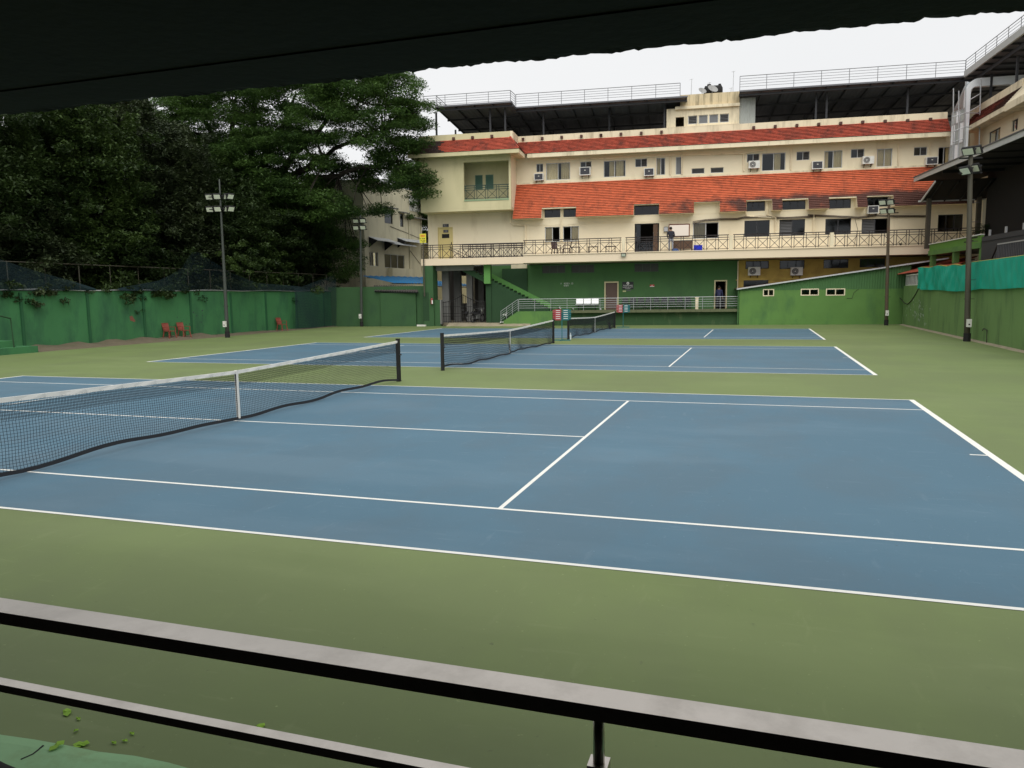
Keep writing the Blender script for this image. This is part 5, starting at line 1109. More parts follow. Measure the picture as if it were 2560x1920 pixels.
# corner pole on the right, rusty
b = (float(gz(2215.4, 812)[0]), 41.9, 0); y_ = b[1]; b = (at((2215.4, 812), y_)[0], y_, 0); tp = at(r4(830, 480), y_)
hd = [(at(r4(px, 500), y_)[0]-tp[0], -.15, at(r4(830, py), y_)[2], .45, -.5, .6) for px in (760, 838) for py in (515,)]+[(at(r4(px, 500), y_)[0]-tp[0], -.15, at(r4(830, py), y_)[2], .42, -.5, .6) for px in (772, 848) for py in (605,)]
light_pole('rusty light pole with four floodlights at the far right corner', b, tp[2]+.1, .11, .08, POLER, hd, 1, [(at(r4(830, 530), y_)[2], 0, 1.1), (at(r4(830, 625), y_)[2], 0, 1.1)], (tp[0]-b[0], 0))
# near right pole
b = gz(2417, 853.5); b = (float(b[0]), float(b[1]), 0); y_ = b[1]; tp = at((2427, 375), y_)
hd = [(at((px, 380), y_)[0]-tp[0], -.2+o, at((2430, py), y_)[2], .46, yw, .7) for px, py, yw, o in ((2418, 379, -.6, 0), (2440, 375, -.6, .25), (2412, 427, -.9, 0), (2436, 420, -.7, .2))]
light_pole('nearest light pole on the right with floodlights in two tiers', b, tp[2]+.1, .12, .085, POLEM, hd, 1, [(at((2430, 395), y_)[2], .2, .9), (at((2430, 432), y_)[2], .2, .9)], (tp[0]-b[0], 0))
# ================================================================== CHAIRS, SCORE STANDS, BOTTLE
p = gz(447, 849); plastic_chair('red plastic chair by the left wall, left one of the pair', (float(p[0])-.5, float(p[1])-.1, .06), -1.7+PI, REDPL, 'red chairs along the left wall', 1.)
plastic_chair('red plastic chair by the left wall, right one of the pair', (float(p[0])-.35, float(p[1])+.85, .06), -1.75+PI, REDPL, 'red chairs along the left wall', 1.)
p = gz(712, 827); plastic_chair('single red plastic chair standing alone against the left wall', (float(p[0])-.2, float(p[1]), .03), -1.75+PI, REDPL, 'red chairs along the left wall', 1.)
def score_stand(label, loc, zs=1.):
    t = thing('score_stand', label, 'scoreboard', loc, 0, 'tennis score stands beside the nets')
    MB().tube([(0, 0, .02), (0, 0, 1.35)], .022, 8).obj('pole', TEALPL, t); MB().bar((-.42, 0, .025), (.42, 0, .025), .05).bar((0, -.3, .025), (0, .3, .025), .05).obj('foot', TEALPL, t)
    for s, m_ in ((-1, CRIM), (1, TEALPL)):
        cx = s*.19
        p = MB().box(cx-.15, cx+.15, -.02, .02, .98, 1.5).obj('number_rack', m_, t)
        for k in range(5):
            z = 1.02+k*.095; MB().box(cx+s*.15, cx+s*.26, -.012, .012, z, z+.07).obj('flap', m_, p); MB().box(cx-.1, cx+.11, -.028, -.021, z+.03, z+.055).obj('score_mark', WHT, p)
p = gz(1405, 851.5); score_stand('red and teal score stand between the second and third nets', (float(p[0]), float(p[1]), 0))
score_stand('red and teal score stand at the far end of the farthest net', (.45, 38.55, 0))
t = thing('water_bottle', 'clear plastic water bottle at the foot of the third net post', 'bottle', (.13, COURT_Y[2]-6.42, 0)); MB().tube([(0, 0, 0), (0, 0, .2), (0, 0, .25), (0, 0, .3)], [.04, .04, .018, .018], 10).obj('bottle', M('bottle_pale', (.6, .66, .68), .2), t); MB().tube([(0, 0, .3), (0, 0, .325)], .02, 8).obj('cap', WHT, t)
# ================================================================== SHED ON THE RIGHT OF THE PLATFORM
su0 = bw(r5(1425, 1100), 0)[0]; su1 = bw((2243, 800), 0)[0]; suE = bw(r4(1430, 1075), 0)[0]
zA = bw(r5(1400, 905), 0)[1]; zB = bw(r4(1430, 1085), 0)[1]
t = thing('green_shed', 'low green shed with small windows and a sloping sheet roof', 'shed', L2W(su0, 0), TH); L = su1-su0
def zr(x): return zA+(zB-zA)*(x)/(suE-su0)
L += .7
hw = [rect(r5, 1668, 912, 1783, 985, 0), rect(r4, -75, 1400, 112, 1470, 0), rect(r4, 183, 1398, 380, 1470, 0)]
zp = bw(r4(0, 1390), 0)[1]
mb = MB(); holes_wall(mb, 0, L, -.03, zA-.16, 0, [(a-su0, b-su0, c, d) for a, b, c, d in hw], .18); mb.obj('wall', GREENB, t)
mb = MB(); n = int(L/.16)
for i in range(n):
    a, b = L*i/n, L*(i+1)/n; m_ = (a+b)/2
    for (x, y0, x2, y2) in ((a, .01, m_, -.015), (m_, -.015, b, .01)): mb.quad((x, y0, zA-.16), (x2, y2, zA-.16), (x2, y2, zr(x2)-.05), (x, y0, zr(x)-.05))
mb.obj('gable_sheet', GREENW, t)
MB().box(0, L, -.05, -.001, .0, .42).obj('plinth', GREENB, t)
for a, b, c, d in hw: window((a-su0, b-su0, c, d), 0, 2, parent=t, frame=CREAM2, glass=GLASSD, fw=.06, dep=-.015)
mb = MB(); x0, x1 = -.2, suE-su0; ov = -.22
mb.prism([(x0, zr(x0)-.07), (x1, zr(x1)-.07), (x1, zr(x1)+.02), (x0, zr(x0)+.02)], 'y', ov, ov+.06); mb.obj('roof_edge', M('edge_grey', (.5, .52, .52), .5), t)
mb = MB(); mb.prism([(x0, zr(x0)), (x1, zr(x1)), (x1, zr(x1)+.03), (x0, zr(x0)+.03)], 'y', ov+.062, 2.3); mb.obj('roof_sheet', MAROON, t)
MB().box(L-.02, L, .182, 2.2, 0, zr(L)-.05).box(.0, .15, .182, 2.2, 0, zr(0)-.06).obj('side_wall', GREENW, t)
MB().tube([(-.08, -.06, .0), (-.08, -.06, zA-.1)], .04, 6).obj('downpipe', GREENW, t)
MB().tube([(x-su0, -.02, z) for x, z in (bw(r4(*q), 0) for q in ((395, 1497), (450, 1500), (470, 1440), (520, 1400)))], .012, 5).obj('cable', RAILBLK, t)
# ================================================================== RIGHT BOUNDARY WALL WITH TARPAULIN
t = thing('boundary_wall', 'weathered green wall along the right side of the courts', 'wall', (XR, 0, 0)); t.rotation_euler = (0, 0, 0)
zW = gx(*r4(1030, 1368), XR)[2]
MB().box(0, .25, -9, 42.7, -.03, zW).obj('wall_face', GREENR, t)
mb = MB(); prev = None
for i in range(60):
    y = -9+i*.875; cur = [(-.16-.06*random.random(), y, .001), (-.1, y, .03+.02*random.random()), (0.0, y, .06)]
    if prev:
        for k in range(2): mb.quad(prev[k], prev[k+1], cur[k+1], cur[k])
    prev = cur
mb.obj('kerb_fillet', CONCP, t)
mb = MB()
for i in range(60):
    y = 37.5+random.gauss(0, 1.6); z = .95+random.gauss(0, .35); s = random.uniform(.02, .12)
    x = -.003-i*.0002; mb.quad((x, y-s, z), (x, y, z-s*random.uniform(.4, 1.6)), (x, y+s, z+s*.3), (x, y, z+s*random.uniform(.3, 1)))
mb.obj('peeled_paint', M('peel_pale', (.36, .42, .33), .9, .3, 8.), t)
MB().tube([(-.05, 19.6+4.0, .0), (-.06, 23.6, .55), (-.06, 24.1, .6), (-.05, 24.3, .5)], .02, 5).obj('stub_pipe', RAILBLK, t)
pts = [gx(*r4(*q), XR-.03) for q in ((905, 1400), (930, 1480), (985, 1545), (1020, 1560), (1060, 1520), (1110, 1440), (1140, 1380))]
MB().tube([(-.03, p[1], p[2]) for p in pts], .025, 5).obj('cable', RAILBLK, t)
# grille strip and red sheet roof over the first stretch
yF = gx(*r4(905, 1300), XR)[1]; yN = gx(*r4(1150, 1300), XR)[1]
t = thing('grille_screen', 'pale barred screen on top of the green wall under the red roof', 'screen', (XR+.1, yN, zW)); Ls = min(42.6, yF)-yN; zS = gx(*r4(1150, 1240), XR)[2]-zW
MB().box(-.03, .03, 0, Ls, 0, .05).box(-.03, .03, 0, Ls, zS-.06, zS).obj('frame', WHITEP, t)
for k in range(13): MB().box(-.015, .015, Ls*k/12-.02, Ls*k/12+.02, .05, zS-.06).obj('bar', WHITEP, t)
MB().box(.15, .2, 0, Ls, 0, zS).obj('backing', M('backing_dark', (.08, .08, .07), .9), t)
RU = [bu(r4(*q), 14.2) for q in ((870, 1255), (1160, 1215))]
def loc3(q, u): w_, z = bu(q, u); return L2W(u, w_, z)
corr_roof('red_roof', 'faded red sheet roof behind the right wall', loc3(r4(868, 1258), 13.95), loc3(r4(1500, 1175), 13.95), loc3(r4(1735, 1068), 17.5), loc3(r4(1300, 1120), 17.5), REDSH, .25, .03)
# teal tarpaulin hung over the wall
ya, yb = gx(*r4(1150, 1300), XR)[1], 14.
mb = MB(); prev = None; n = 150
t = thing('teal_tarpaulin', 'bright teal tarpaulin stretched along the top of the right wall', 'tarpaulin', (XR-.05, yb, 2.3))
tops = [(q, gx(*r4(*q), XR)) for q in ((1185, 1180), (1260, 1185), (1370, 1160), (1440, 1172), (1525, 1150), (1600, 1165), (1700, 1130), (1900, 1105), (2212, 1065))]
ty = [p[1] for _, p in tops][::-1]+[60]; tz = [p[2] for _, p in tops][::-1]; tz = tz+[tz[-1]]
bq = [gx(*r4(*q), XR) for q in ((1140, 1395), (1200, 1410), (1400, 1415), (1540, 1428), (1700, 1420), (1800, 1400), (2000, 1405), (2212, 1390))]
by = [p[1] for p in bq][::-1]; bz = [p[2] for p in bq][::-1]
for i in range(n+1):
    y = ya-(ya-yb)*i/n; zt_ = float(np.interp(y, ty, tz)); zb_ = float(np.interp(y, by, bz)); cur = []
    for k in range(15):
        s = k/14.; fd = .35+.65*min(1, max(0, (y-26)/4)); d = fd*(.05*math.sin(y*2.1+s*3+math.sin(y*.7)*2)*(1-s*.3)+.03*math.sin(y*4.3-s*6+2*math.sin(y*1.3))+.02*math.sin(s*9+y*3.2+math.sin(y*2.))*s)+.012*math.sin(y*11+s*5+3*math.sin(y))
        cur.append((-.09+d, y-yb, zt_+(zb_-zt_)*s-2.3))
    if prev:
        for k in range(14): mb.quad(prev[k], cur[k], cur[k+1], prev[k+1])
    prev = cur
mb.obj('cloth', TEAL, t, smooth=True)
MB().tube([(-.02, y-yb, float(np.interp(y, ty, tz))-2.3+.01) for y in np.linspace(yb, ya, 50)], .02, 5).obj('yellow_hem', M('hem_yellow', (.5, .45, .1), .7), t)
for k in range(8): y = yb+(ya-yb)*k/7.; MB().box(.12, .17, y-yb-.03, y-yb+.03, .02, float(np.interp(y, ty, tz))-2.35).obj('support_post', GALV, t)
# ================================================================== RIGHT WING, LIFT TOWER, HALL ROOF
RW = thing('right_wing', 'cream side wing with red tiled eave at the right edge', 'building', L2W(18.8, 0), TH)
def lu(u): return u-18.8
wn = []
for q0, q1 in (((1850, 1340), (1965, 1470)), ((2087, 1235), (2147, 1330))):
    wa, za = bu(r3(q0[0], (q0[1]+q1[1])/2), 18.8); wb, zb = bu(r3(q1[0], (q0[1]+q1[1])/2), 18.8)
    zc = bu(r3((q0[0]+q1[0])/2, q0[1]-10), 18.8)[1]; zd = bu(r3((q0[0]+q1[0])/2, q1[1]+10), 18.8)[1]; wn.append((wb, wa, zd, zc))
mb = MB(); holes_wall(mb, -14, 2.85, 5, 12.6, 0, wn, .2, 'w'); mb.obj('wall', CREAM, RW)
for R in wn: window(R, 0, 2, parent=RW, frame=DARKSTEEL, glass=GLASSD, ax='w')
wE = bu(r3(2010, 1100), 17.9)[0]
MB().box(lu(17.9), lu(18.08), wE, 2.0, EZ0, EZ1).obj('fascia', CREAM2, RW); MB().box(lu(18.08), -.002, wE, 2.0, EZ0+.1, EZ1-.02).obj('soffit', CREAM2, RW)
mb = MB(); tile_field(mb, (lu(17.9), 2.0, EZ1), (lu(17.9), wE, EZ1), (lu(18.75), wE, PZ0), (lu(18.75), 2.0, PZ0), 9, .22, (-1/sl_, 0, .9/sl_), None, lambda p: p[1] < wE+1.3+random.random()); stuff(mb.obj('roof_tiles', [TILE2, TILEM, TEDGE], RW))
mb = MB(); mb.quad((lu(17.92), 2., EZ1), (lu(17.92), wE, EZ1), (lu(18.78), wE, PZ0), (lu(18.78), 2., PZ0)); mb.obj('roof_underlay', CREAM2, RW)
MB().box(lu(18.75), lu(18.93), wE, 2.95, 13.4, PZ1).obj('parapet', CREAM2, RW)
MB().prism([(lu(17.92), EZ0-.05), (5, EZ0-.05), (5, 13.9), (lu(18.9), 13.9), (lu(18.75), PZ0), (lu(17.92), EZ1+.05)], 'y', wE-8, wE-.002).obj('gable_block', CREAM2, RW); MB().box(.21, 6, -13.8, 2.7, 12.66, 13.38).obj('roof_deck', CONC, RW); MB().box(5, 5.2, -14, 2.7, 0, 13.4).obj('rear_wall', CREAM, RW)
t = thing('rooftop_canopy', 'dark steel canopy with a light edge in the top right corner', 'canopy', L2W(UC, 0, 13.4), TH)
mb = MB(); zc_ = CZ+.12-13.4
for i in range(40): a = 2.1-11.1*i/40; b = 2.1-11.1*(i+1)/40; mb.quad((0, a, zc_), (0, b, zc_), (8, b, zc_-.3), (8, a, zc_-.3))
mb.obj('roof_sheet', SHEET, t); MB().box(-.12, -.002, -9, 2.1, zc_-.1, zc_+.3).obj('fascia', M('fascia_light', (.42, .42, .4), .6, .1, 2.), t)
for i in range(9): w_ = 1.9-i*1.3; MB().bar((0, w_, zc_-.08), (8, w_, zc_-.38), .05, .12).obj('rafter', DARKSTEEL, t)
for x in (.5, 3., 5.5): MB().box(x-.05, x+.05, -9, 2.1, zc_-.38-x*.0375, zc_-.16-x*.0375).obj('purlin', DARKSTEEL, t)
for q in ((1885, 700), (2150, 600), (1640, 800)):
    w_, _ = bu(r3(*q), UC+.9); MB().box(.84, .96, w_-.06, w_+.06, 0, zc_-.4).obj('post', DARKSTEEL, t)
# lift tower: glazed side, white corner pillar, rounded top band running to the wing, scaffold pipes
TW = .4; tu0, tu1 = bw(r3(1600, 1300), TW)[0], bw(r3(1648, 1300), TW)[0]; tz1 = bw(r3(1800, 795), TW)[1]; tz0 = bw(r3(1800, 880), TW)[1]; tuR = bw(r3(2260, 800), TW)[0]
T = thing('lift_tower', 'unfinished glazed lift tower with a white rounded frame and scaffold pipes', 'tower', L2W(tu0, TW, 0), TH)
Wp = tu1-tu0; R_ = .75; mb = MB(); prof = []
for (rr, zc__) in ((R_, 0), (R_-Wp*1.0, 0)): pass
outer = [(0, 9.0)]+[(R_-R_*math.cos(a), tz1-R_+R_*math.sin(a)) for a in np.linspace(0, PI/2, 9)]+[(tuR-tu0, tz1+.02)]
ri = .3; inner = [(Wp, 9.0)]+[(Wp+ri-ri*math.cos(a), tz0-ri+ri*math.sin(a)) for a in np.linspace(0, PI/2, 9)]+[(tuR-tu0, tz0+.02)]
for i in range(len(outer)-1):
    a, b, c, d = outer[i], outer[i+1], inner[i+1], inner[i]
    for y in (0, .35): mb.quad((a[0], y, a[1]), (b[0], y, b[1]), (c[0], y, c[1]), (d[0], y, d[1]))
    mb.quad((a[0], 0, a[1]), (b[0], 0, b[1]), (b[0], .35, b[1]), (a[0], .35, a[1])); mb.quad((d[0], 0, d[1]), (c[0], 0, c[1]), (c[0], .35, c[1]), (d[0], .35, d[1]))
mb.obj('white_frame', WHITESH, T)
gl = M('tower_glass', (.42, .46, .45), .15, .25, 1.2, spec=.7)
wb_ = None
uGL, _ = bw(r3(1478, 1200), 1.6); du = uGL-tu0
rows_ = [9.0, 10.2, 11.5, 12.8, 13.6]
cols = 3
for i in range(len(rows_)-1):
    for k in range(cols):
        s0_, s1_ = k/cols, (k+1)/cols; p0 = (-.02+du*s0_, .05+1.2*s0_); p1 = (-.02+du*s1_, .05+1.2*s1_)
        MB().quad((p0[0], p0[1], rows_[i]+.04), (p1[0], p1[1], rows_[i]+.04), (p1[0], p1[1], rows_[i+1]-.04), (p0[0], p0[1], rows_[i+1]-.04)).obj('pane', gl if (i+k) % 2 else WHITESH, T)
for z in rows_: MB().bar((0, .03, z), (du, 1.23, z), .06).obj('transom', GALV, T)
for k in range(cols+1): s0_ = k/cols; MB().bar((du*s0_, .02+1.2*s0_, 9), (du*s0_, .02+1.2*s0_, 13.6), .06).obj('mullion', GALV, T)
mb = MB(); pr = None
for k in range(7):
    a = k/6*PI/2; s = math.sin(a); cur = ((du*(1-s), 1.22*(1-s), 13.6+(tz1-.15-13.6)*s), (du*(1-s)+.8, 1.22*(1-s)+.9, 13.6+(tz1-.15-13.6)*s))
    if pr: mb.quad(pr[0], cur[0], cur[1], pr[1])
    pr = cur
mb.obj('curved_top', WHITESH, T)
sc = lambda q, w_: (bw(r3(*q), TW+w_)[0]-tu0, w_, bw(r3(*q), TW+w_)[1])
for q0, q1 in (((1490, 905), (1485, 1640)), ((1615, 835), (1605, 1640)), ((1770, 810), (1752, 1560)), ((1545, 930), (1540, 1640))): MB().tube([sc(q0, -.35), sc(q1, -.35)], .035, 6).obj('scaffold_pipe', GALV, T)
for q0, q1 in (((1480, 1200), (1615, 1155)), ((1615, 1155), (1765, 1160)), ((1480, 1350), (1605, 1300)), ((1605, 1300), (1760, 1302)), ((1480, 1455), (1600, 1420)), ((1655, 1140), (1770, 1075)), ((1660, 1020), (1770, 955))): MB().tube([sc(q0, -.38), sc(q1, -.38)], .028, 6).obj('scaffold_pipe', GALV, T)
# hall roof: light fascia along the edge, dark underside, sloping far end with gutter
HU = 15.0; fw0, fz0 = bu(r4(1095, 285), HU); fw1, fz1 = bu(r3(2212, 1370), HU); gw0, gz_0 = bu(r4(1160, 500), HU); rw0, rz0 = bu(r4(1305, 285), HU)
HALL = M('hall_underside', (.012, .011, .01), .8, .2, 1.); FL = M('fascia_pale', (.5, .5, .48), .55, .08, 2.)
T = thing('hall_roof', 'large dark-bellied hall roof with a pale edge at the right', 'roof', L2W(HU, 0, 0), TH)
wn_ = fw1-(fw0-fw1)*.6; zn_ = fz1-(fz0-fz1)*.6
mb = MB()
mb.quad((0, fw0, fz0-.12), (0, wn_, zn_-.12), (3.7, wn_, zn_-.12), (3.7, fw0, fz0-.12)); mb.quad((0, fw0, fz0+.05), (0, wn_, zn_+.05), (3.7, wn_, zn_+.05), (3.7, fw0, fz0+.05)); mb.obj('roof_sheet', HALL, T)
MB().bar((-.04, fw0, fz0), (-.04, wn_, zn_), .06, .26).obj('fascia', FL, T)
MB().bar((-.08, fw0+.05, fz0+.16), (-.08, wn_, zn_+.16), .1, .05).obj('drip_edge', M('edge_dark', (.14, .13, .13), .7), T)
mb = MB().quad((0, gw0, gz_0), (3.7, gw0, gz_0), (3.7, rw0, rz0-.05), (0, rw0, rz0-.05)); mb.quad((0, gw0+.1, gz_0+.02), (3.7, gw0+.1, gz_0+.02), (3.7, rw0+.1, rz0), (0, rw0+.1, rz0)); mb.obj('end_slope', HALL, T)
MB().bar((0, gw0, gz_0), (0, rw0, rz0-.1), .05, .12).obj('barge_board', FL, T); MB().bar((-.15, gw0+.06, gz_0-.02), (3.7, gw0+.06, gz_0-.02), .12, .1).obj('gutter', FL, T)
for k in range(4): x = .4+k*.9; MB().bar((x, gw0-.05, gz_0-.06), (x, rw0, rz0-.14), .06, .1).obj('rafter', HALL, T)
for k in range(7): w_ = rw0-1-k*2.2; MB().box(.05, 3.6, w_-.05, w_+.05, fz0-.35, fz0-.125).obj('tie_beam', HALL, T)
for u_, w_ in ((.35, gw0-.35), (.35, wn_+1), (3.2, gw0-.35), (3.2, wn_+1)): MB().box(u_-.12, u_+.12, w_-.12, w_+.12, 4.8 if w_ > -5 else 0, (gz_0+.1) if w_ > -5 else fz0-.2).obj('post', POLEM, T)
MB().box(3.3, 3.5, wn_, gw0-1.2, 4.8, fz0-.15).obj('hall_dark_backing', HALL, T)  # near-black sheet, the shade of the hall interior put into its colour
# terrace under the hall roof: lime fascia on posts, grey screen, dark stair rail, furniture
TU = 15.2
a = bu(r4(1245, 950), TU); b = bu(r4(1775, 835), TU); c = bu(r4(1245, 1060), TU); zb0 = c[1]; zt0 = a[1]
T = thing('green_terrace', 'raised terrace with a lime green front on green posts', 'terrace', L2W(TU, 0, 0), TH)
zmid = zb0+.28
MB().box(0, .12, b[0], a[0], zmid, zt0).obj('front_panel', LIME, T); MB().box(-.05, .15, b[0]-.05, a[0]+.04, zb0, zmid-.002).obj('edge_beam', GREENB, T); MB().box(-.06, .16, b[0], a[0], zt0+.001, zt0+.05).obj('coping', WHITEP, T)
MB().box(.152, 9.5, b[0]-3, a[0], zb0+.05, zb0+.25).obj('deck', CONC, T)
for q in ((1255, 1100), (1485, 1080), (1760, 1050)): w_, _ = bu(r4(*q), TU); MB().box(0, .28, w_-.14, w_+.14, -.03, zb0-.002).obj('post', GREENB, T)
for q in ((1600, 925), (1640, 890)): w_, z = bu(r4(*q), TU); MB().box(-.015, -.002, w_-1.3, w_, z-.03, z+.03).obj('slot', BLACK, T)
GS = M('charcoal_panel', (.035, .037, .042), .6, .1, 1.)
T = thing('charcoal_screen', 'charcoal grey screen wall beside the lime green terrace', 'screen', L2W(TU-.0, b[0]-.12, 0), TH)
z1_ = bu(r4(2000, 830), TU)[1]
MB().box(0, .15, -12, 0, 0, z1_).obj('panel', GS, T); MB().box(-.02, -.001, -12, 0, 4.6, 4.64).obj('joint', BLACK, T)
for k in range(6): w_ = -.8-k*1.9; MB().box(.02, .1, w_-.05, w_+.05, z1_, z1_+.3).obj('stanchion', GALV, T)
# grey stair rail in front of the screen
T = thing('stair_balustrade', 'dark grey metal balustrade leaning in front of the charcoal screen', 'balustrade', L2W(TU-.3, 0, 0), TH)
pts = [bu(r4(*q), TU-.3) for q in ((1945, 945), (2212, 905))]; pe = bu(r4(2400, 875), TU-.3); n = 26
MB().bar((0, pts[0][0], pts[0][1]), (0, pe[0], pe[1]), .06).obj('handrail', GALV, T)
for k in range(n): s = k/(n-1); w_ = pts[0][0]+(pe[0]-pts[0][0])*s; z = pts[0][1]+(pe[1]-pts[0][1])*s; MB().box(-.02, .02, w_-.03, w_+.03, z-1.35, z-.03).obj('baluster', M('baluster_grey', (.09, .09, .1), .5), T)
MB().bar((0, pts[0][0], pts[0][1]), (0, bu(r4(1880, 1095), TU-.3)[0], bu(r4(1880, 1095), TU-.3)[1]), .06).obj('stringer', RAILBLK, T)
# inside the terrace: pale wall panel, yellow column, counter, palm
T = thing('terrace_partition', 'dim cream partition wall behind the terrace plant', 'wall', L2W(17.2, 0, 0), TH)
q0, q1 = bw(r4(1790, 700), -1.2)[0], bw(r4(2035, 600), -1.2)[0]; MB().box(q0-17.2, q1-17.2, -1.2, -1.1, 5.2, 7.7).obj('panel', CREAM, T)
q2 = bw(r4(2130, 620), -3.)[0]; MB().box(q2-17.2, q2-17.2+.14, -3., -2.86, 5.2, 7.6).obj('yellow_column', M('column_yellow', (.5, .42, .16), .7), T)
MB().box(q0-17.2, q2-17.2+2, -3.2, -3.1, 5.0, 6.5).obj('dark_counter', M('counter_brown', (.045, .02, .015), .6), T)
MB().tube([(q0-17.2-.1, -3.3, 7.7), (q2-17.2+.1, -3.3, 7.7)], .03, 5).obj('curtain_pole', WHITEP, T)
def frond_plant(name, label, loc, h, n, L, m_, s=.05):
    t = thing(name, label, 'plant', loc); st_ = MB(); lf = MB(); rnd = random.Random(int(abs(loc[0])*31+n))
    for i in range(n):
        a = rnd.uniform(0, 6.28); el = rnd.uniform(.2, 1.2); p = Vector((0, 0, h*rnd.uniform(.55, 1))); d = Vector((math.cos(a)*math.cos(el), math.sin(a)*math.cos(el), math.sin(el))); prev = p
        for k in range(9):
            q = prev+d*(L/9); d = (d+Vector((0, 0, -.16))).normalized()
            for sd in (-1, 1):
                e = d.cross(Vector((0, 0, 1))).normalized()*sd*s*5*(1-.08*k); f = d*s*1.2; lf.quad(prev, prev+e*.5+f, prev+e+f*1.6+Vector((0, 0, -.03)), prev+e*.5-f*.2)
            prev = q
    st_.tube([(0, 0, 0), (.03, 0, h*.5), (0, 0, h)], .03, 6); st_.obj('stem', BARK, t); lf.obj('fronds', m_, t); MB().tube([(0, 0, 0), (0, 0, .32)], [.16, .21], 10).obj('pot', M('pot_brown', (.12, .05, .03), .8), t); return t
u_, _ = bw(r4(1820, 700), -2.2); frond_plant('potted_palm', 'dark leafy plant on the terrace at the right', L2W(u_, -2.2, bu(r4(1245, 1060), TU)[1]+.25), 1.5, 16, .8, LEAF_D)
u_, _ = bw(r4(950, 940), .45); small_plant('dry low plants behind the right end of the balcony railing', L2W(u_, .5, ST+.0), .3, 14, LEAF_D)
# ================================================================== HOUSE AT THE BACK LEFT
P0 = Vector(at(r7(1512, 500), 48.)); P0.z = 0
hz1 = at(r7(1512, 58), 48.)[2]
ang = math.radians(3.7)
T = thing('back_house', 'older cream house with awnings behind the blue roof', 'house', tuple(P0), PI/2-ang)
# local x runs away from the camera along the long face, local -y faces the courts
ex = Vector((math.sin(ang), math.cos(ang), 0))
def hx(q):                                    # pixel -> (distance along the long face, height)
    d = Vector(ray(q)); n_ = Vector((ex.y, -ex.x, 0)); c_ = Vector(CAM); tt = (P0-c_).dot(n_)/d.dot(n_); p = c_+d*tt; return (p-P0).dot(ex), p.z
Lh = hx(r7(2045, 500))[0]
def hr(x0, y0, x1, y1):
    ym = (y0+y1)/2; xm = (x0+x1)/2; return hx(r7(x0, ym))[0], hx(r7(x1, ym))[0], hx(r7(xm, y1))[1], hx(r7(xm, y0))[1]
CH_ = M('house_cream', (.64, .6, .43), .85, .08, .8, dirt=(.3, .28, .18), dirt_amt=.5, dirt_scale=1., streak=4, dirt_lo=.48)
hwn = [hr(1700, 345, 1775, 475), hr(1845, 388, 1875, 505), hr(1562, 738, 1645, 868), hr(1702, 760, 1885, 888)]
mb = MB(); holes_wall(mb, 0, Lh, -.05, hz1, 0, hwn, .22); mb.obj('long_wall', CH_, T)
MB().box(-.0, Lh, .222, 8, hz1-.3, hz1-.1).obj('roof_slab', CONC, T); MB().box(Lh-.2, Lh, .222, 8, -.05, hz1-.3).obj('side_wall', CH_, T); MB().box(0, Lh, 8, 8.2, -.05, hz1-.1).obj('rear_wall', CH_, T); MB().box(.4, Lh-.4, 2.5, 2.6, 0, hz1-.5).obj('inner_wall', ROOM, T)
mb = MB(); fz = at(r7(1430, 700), 48.)[2]; holes_wall(mb, .222, 8, -.05, hz1, 0, [(.8, 2.2, fz-.1, fz+1.0), (3.2, 4.4, fz-.1, fz+1.0), (1., 2.2, fz+3, fz+4.1)], .2, 'w'); mb.obj('short_wall', CH_, T)
for R in ((.8, 2.2, fz-.1, fz+1.0), (3.2, 4.4, fz-.1, fz+1.0), (1., 2.2, fz+3, fz+4.1)): window(R, 0, 3, parent=T, frame=DARKSTEEL, glass=GLASSD, ax='w')
for i, R in enumerate(hwn): window(R, 0, 4 if i == 2 else 3 if i == 3 else 1, parent=T, frame=DARKSTEEL if i < 2 else ALU, glass=GLASSD)
for R in hwn[:2]: MB().prism([(0, 0), (-.55, -.06), (-.55, .02), (0, .1)], 'x', R[0]-.25, R[1]+.25).obj('sunshade', CONC, T, (0, 0, R[3]+.12))
R = hr(1945, 400, 2050, 430); MB().prism([(0, 0), (-.55, -.06), (-.55, .02), (0, .1)], 'x', R[0], R[1]).obj('sunshade', CONC, T, (0, 0, R[2]))
for x0, x1, y in ((1555, 1740, 620), (1700, 1925, 655), (1820, 2025, 630)):
    a, z_a = hx(r7(x0, y)); b_, z_b_ = hx(r7(x1, y+30)); z_ = (z_a+z_b_)/2-.1
    MB().prism([(0, .35), (-.9, 0), (-.9, .03), (0, .39)], 'x', a, b_).obj('awning', M('awning_pale', (.45, .47, .48), .5), T, (0, 0, z_)); MB().prism([(-.0, .34), (-.88, 0), (-.0, -.55)], 'x', a, a+.04).obj('awning_cheek', BLACK, T, (0, 0, z_))
R = hr(1928, 225, 2030, 365); MB().box(R[0], R[1], -.04, -.002, R[2], R[3]).obj('white_board', WHT, T)
R = hr(1730, 890, 1925, 965); MB().box(R[0], R[1], -.5, -.002, R[2], R[3]).obj('balcony_box', CH_, T)
for q in (((1750, 500), (1900, 560), (2040, 620)), ((1930, 720), (2030, 850))): MB().tube([(hx(r7(*p))[0], -.03, hx(r7(*p))[1]) for p in q], .02, 5).obj('cable', RAILBLK, T)
for x in (1923, 2035): a, _ = hx(r7(x, 600)); MB().tube([(a, -.05, 4.6), (a, -.05, hz1-2)], .05, 6).obj('downpipe', CH_, T)
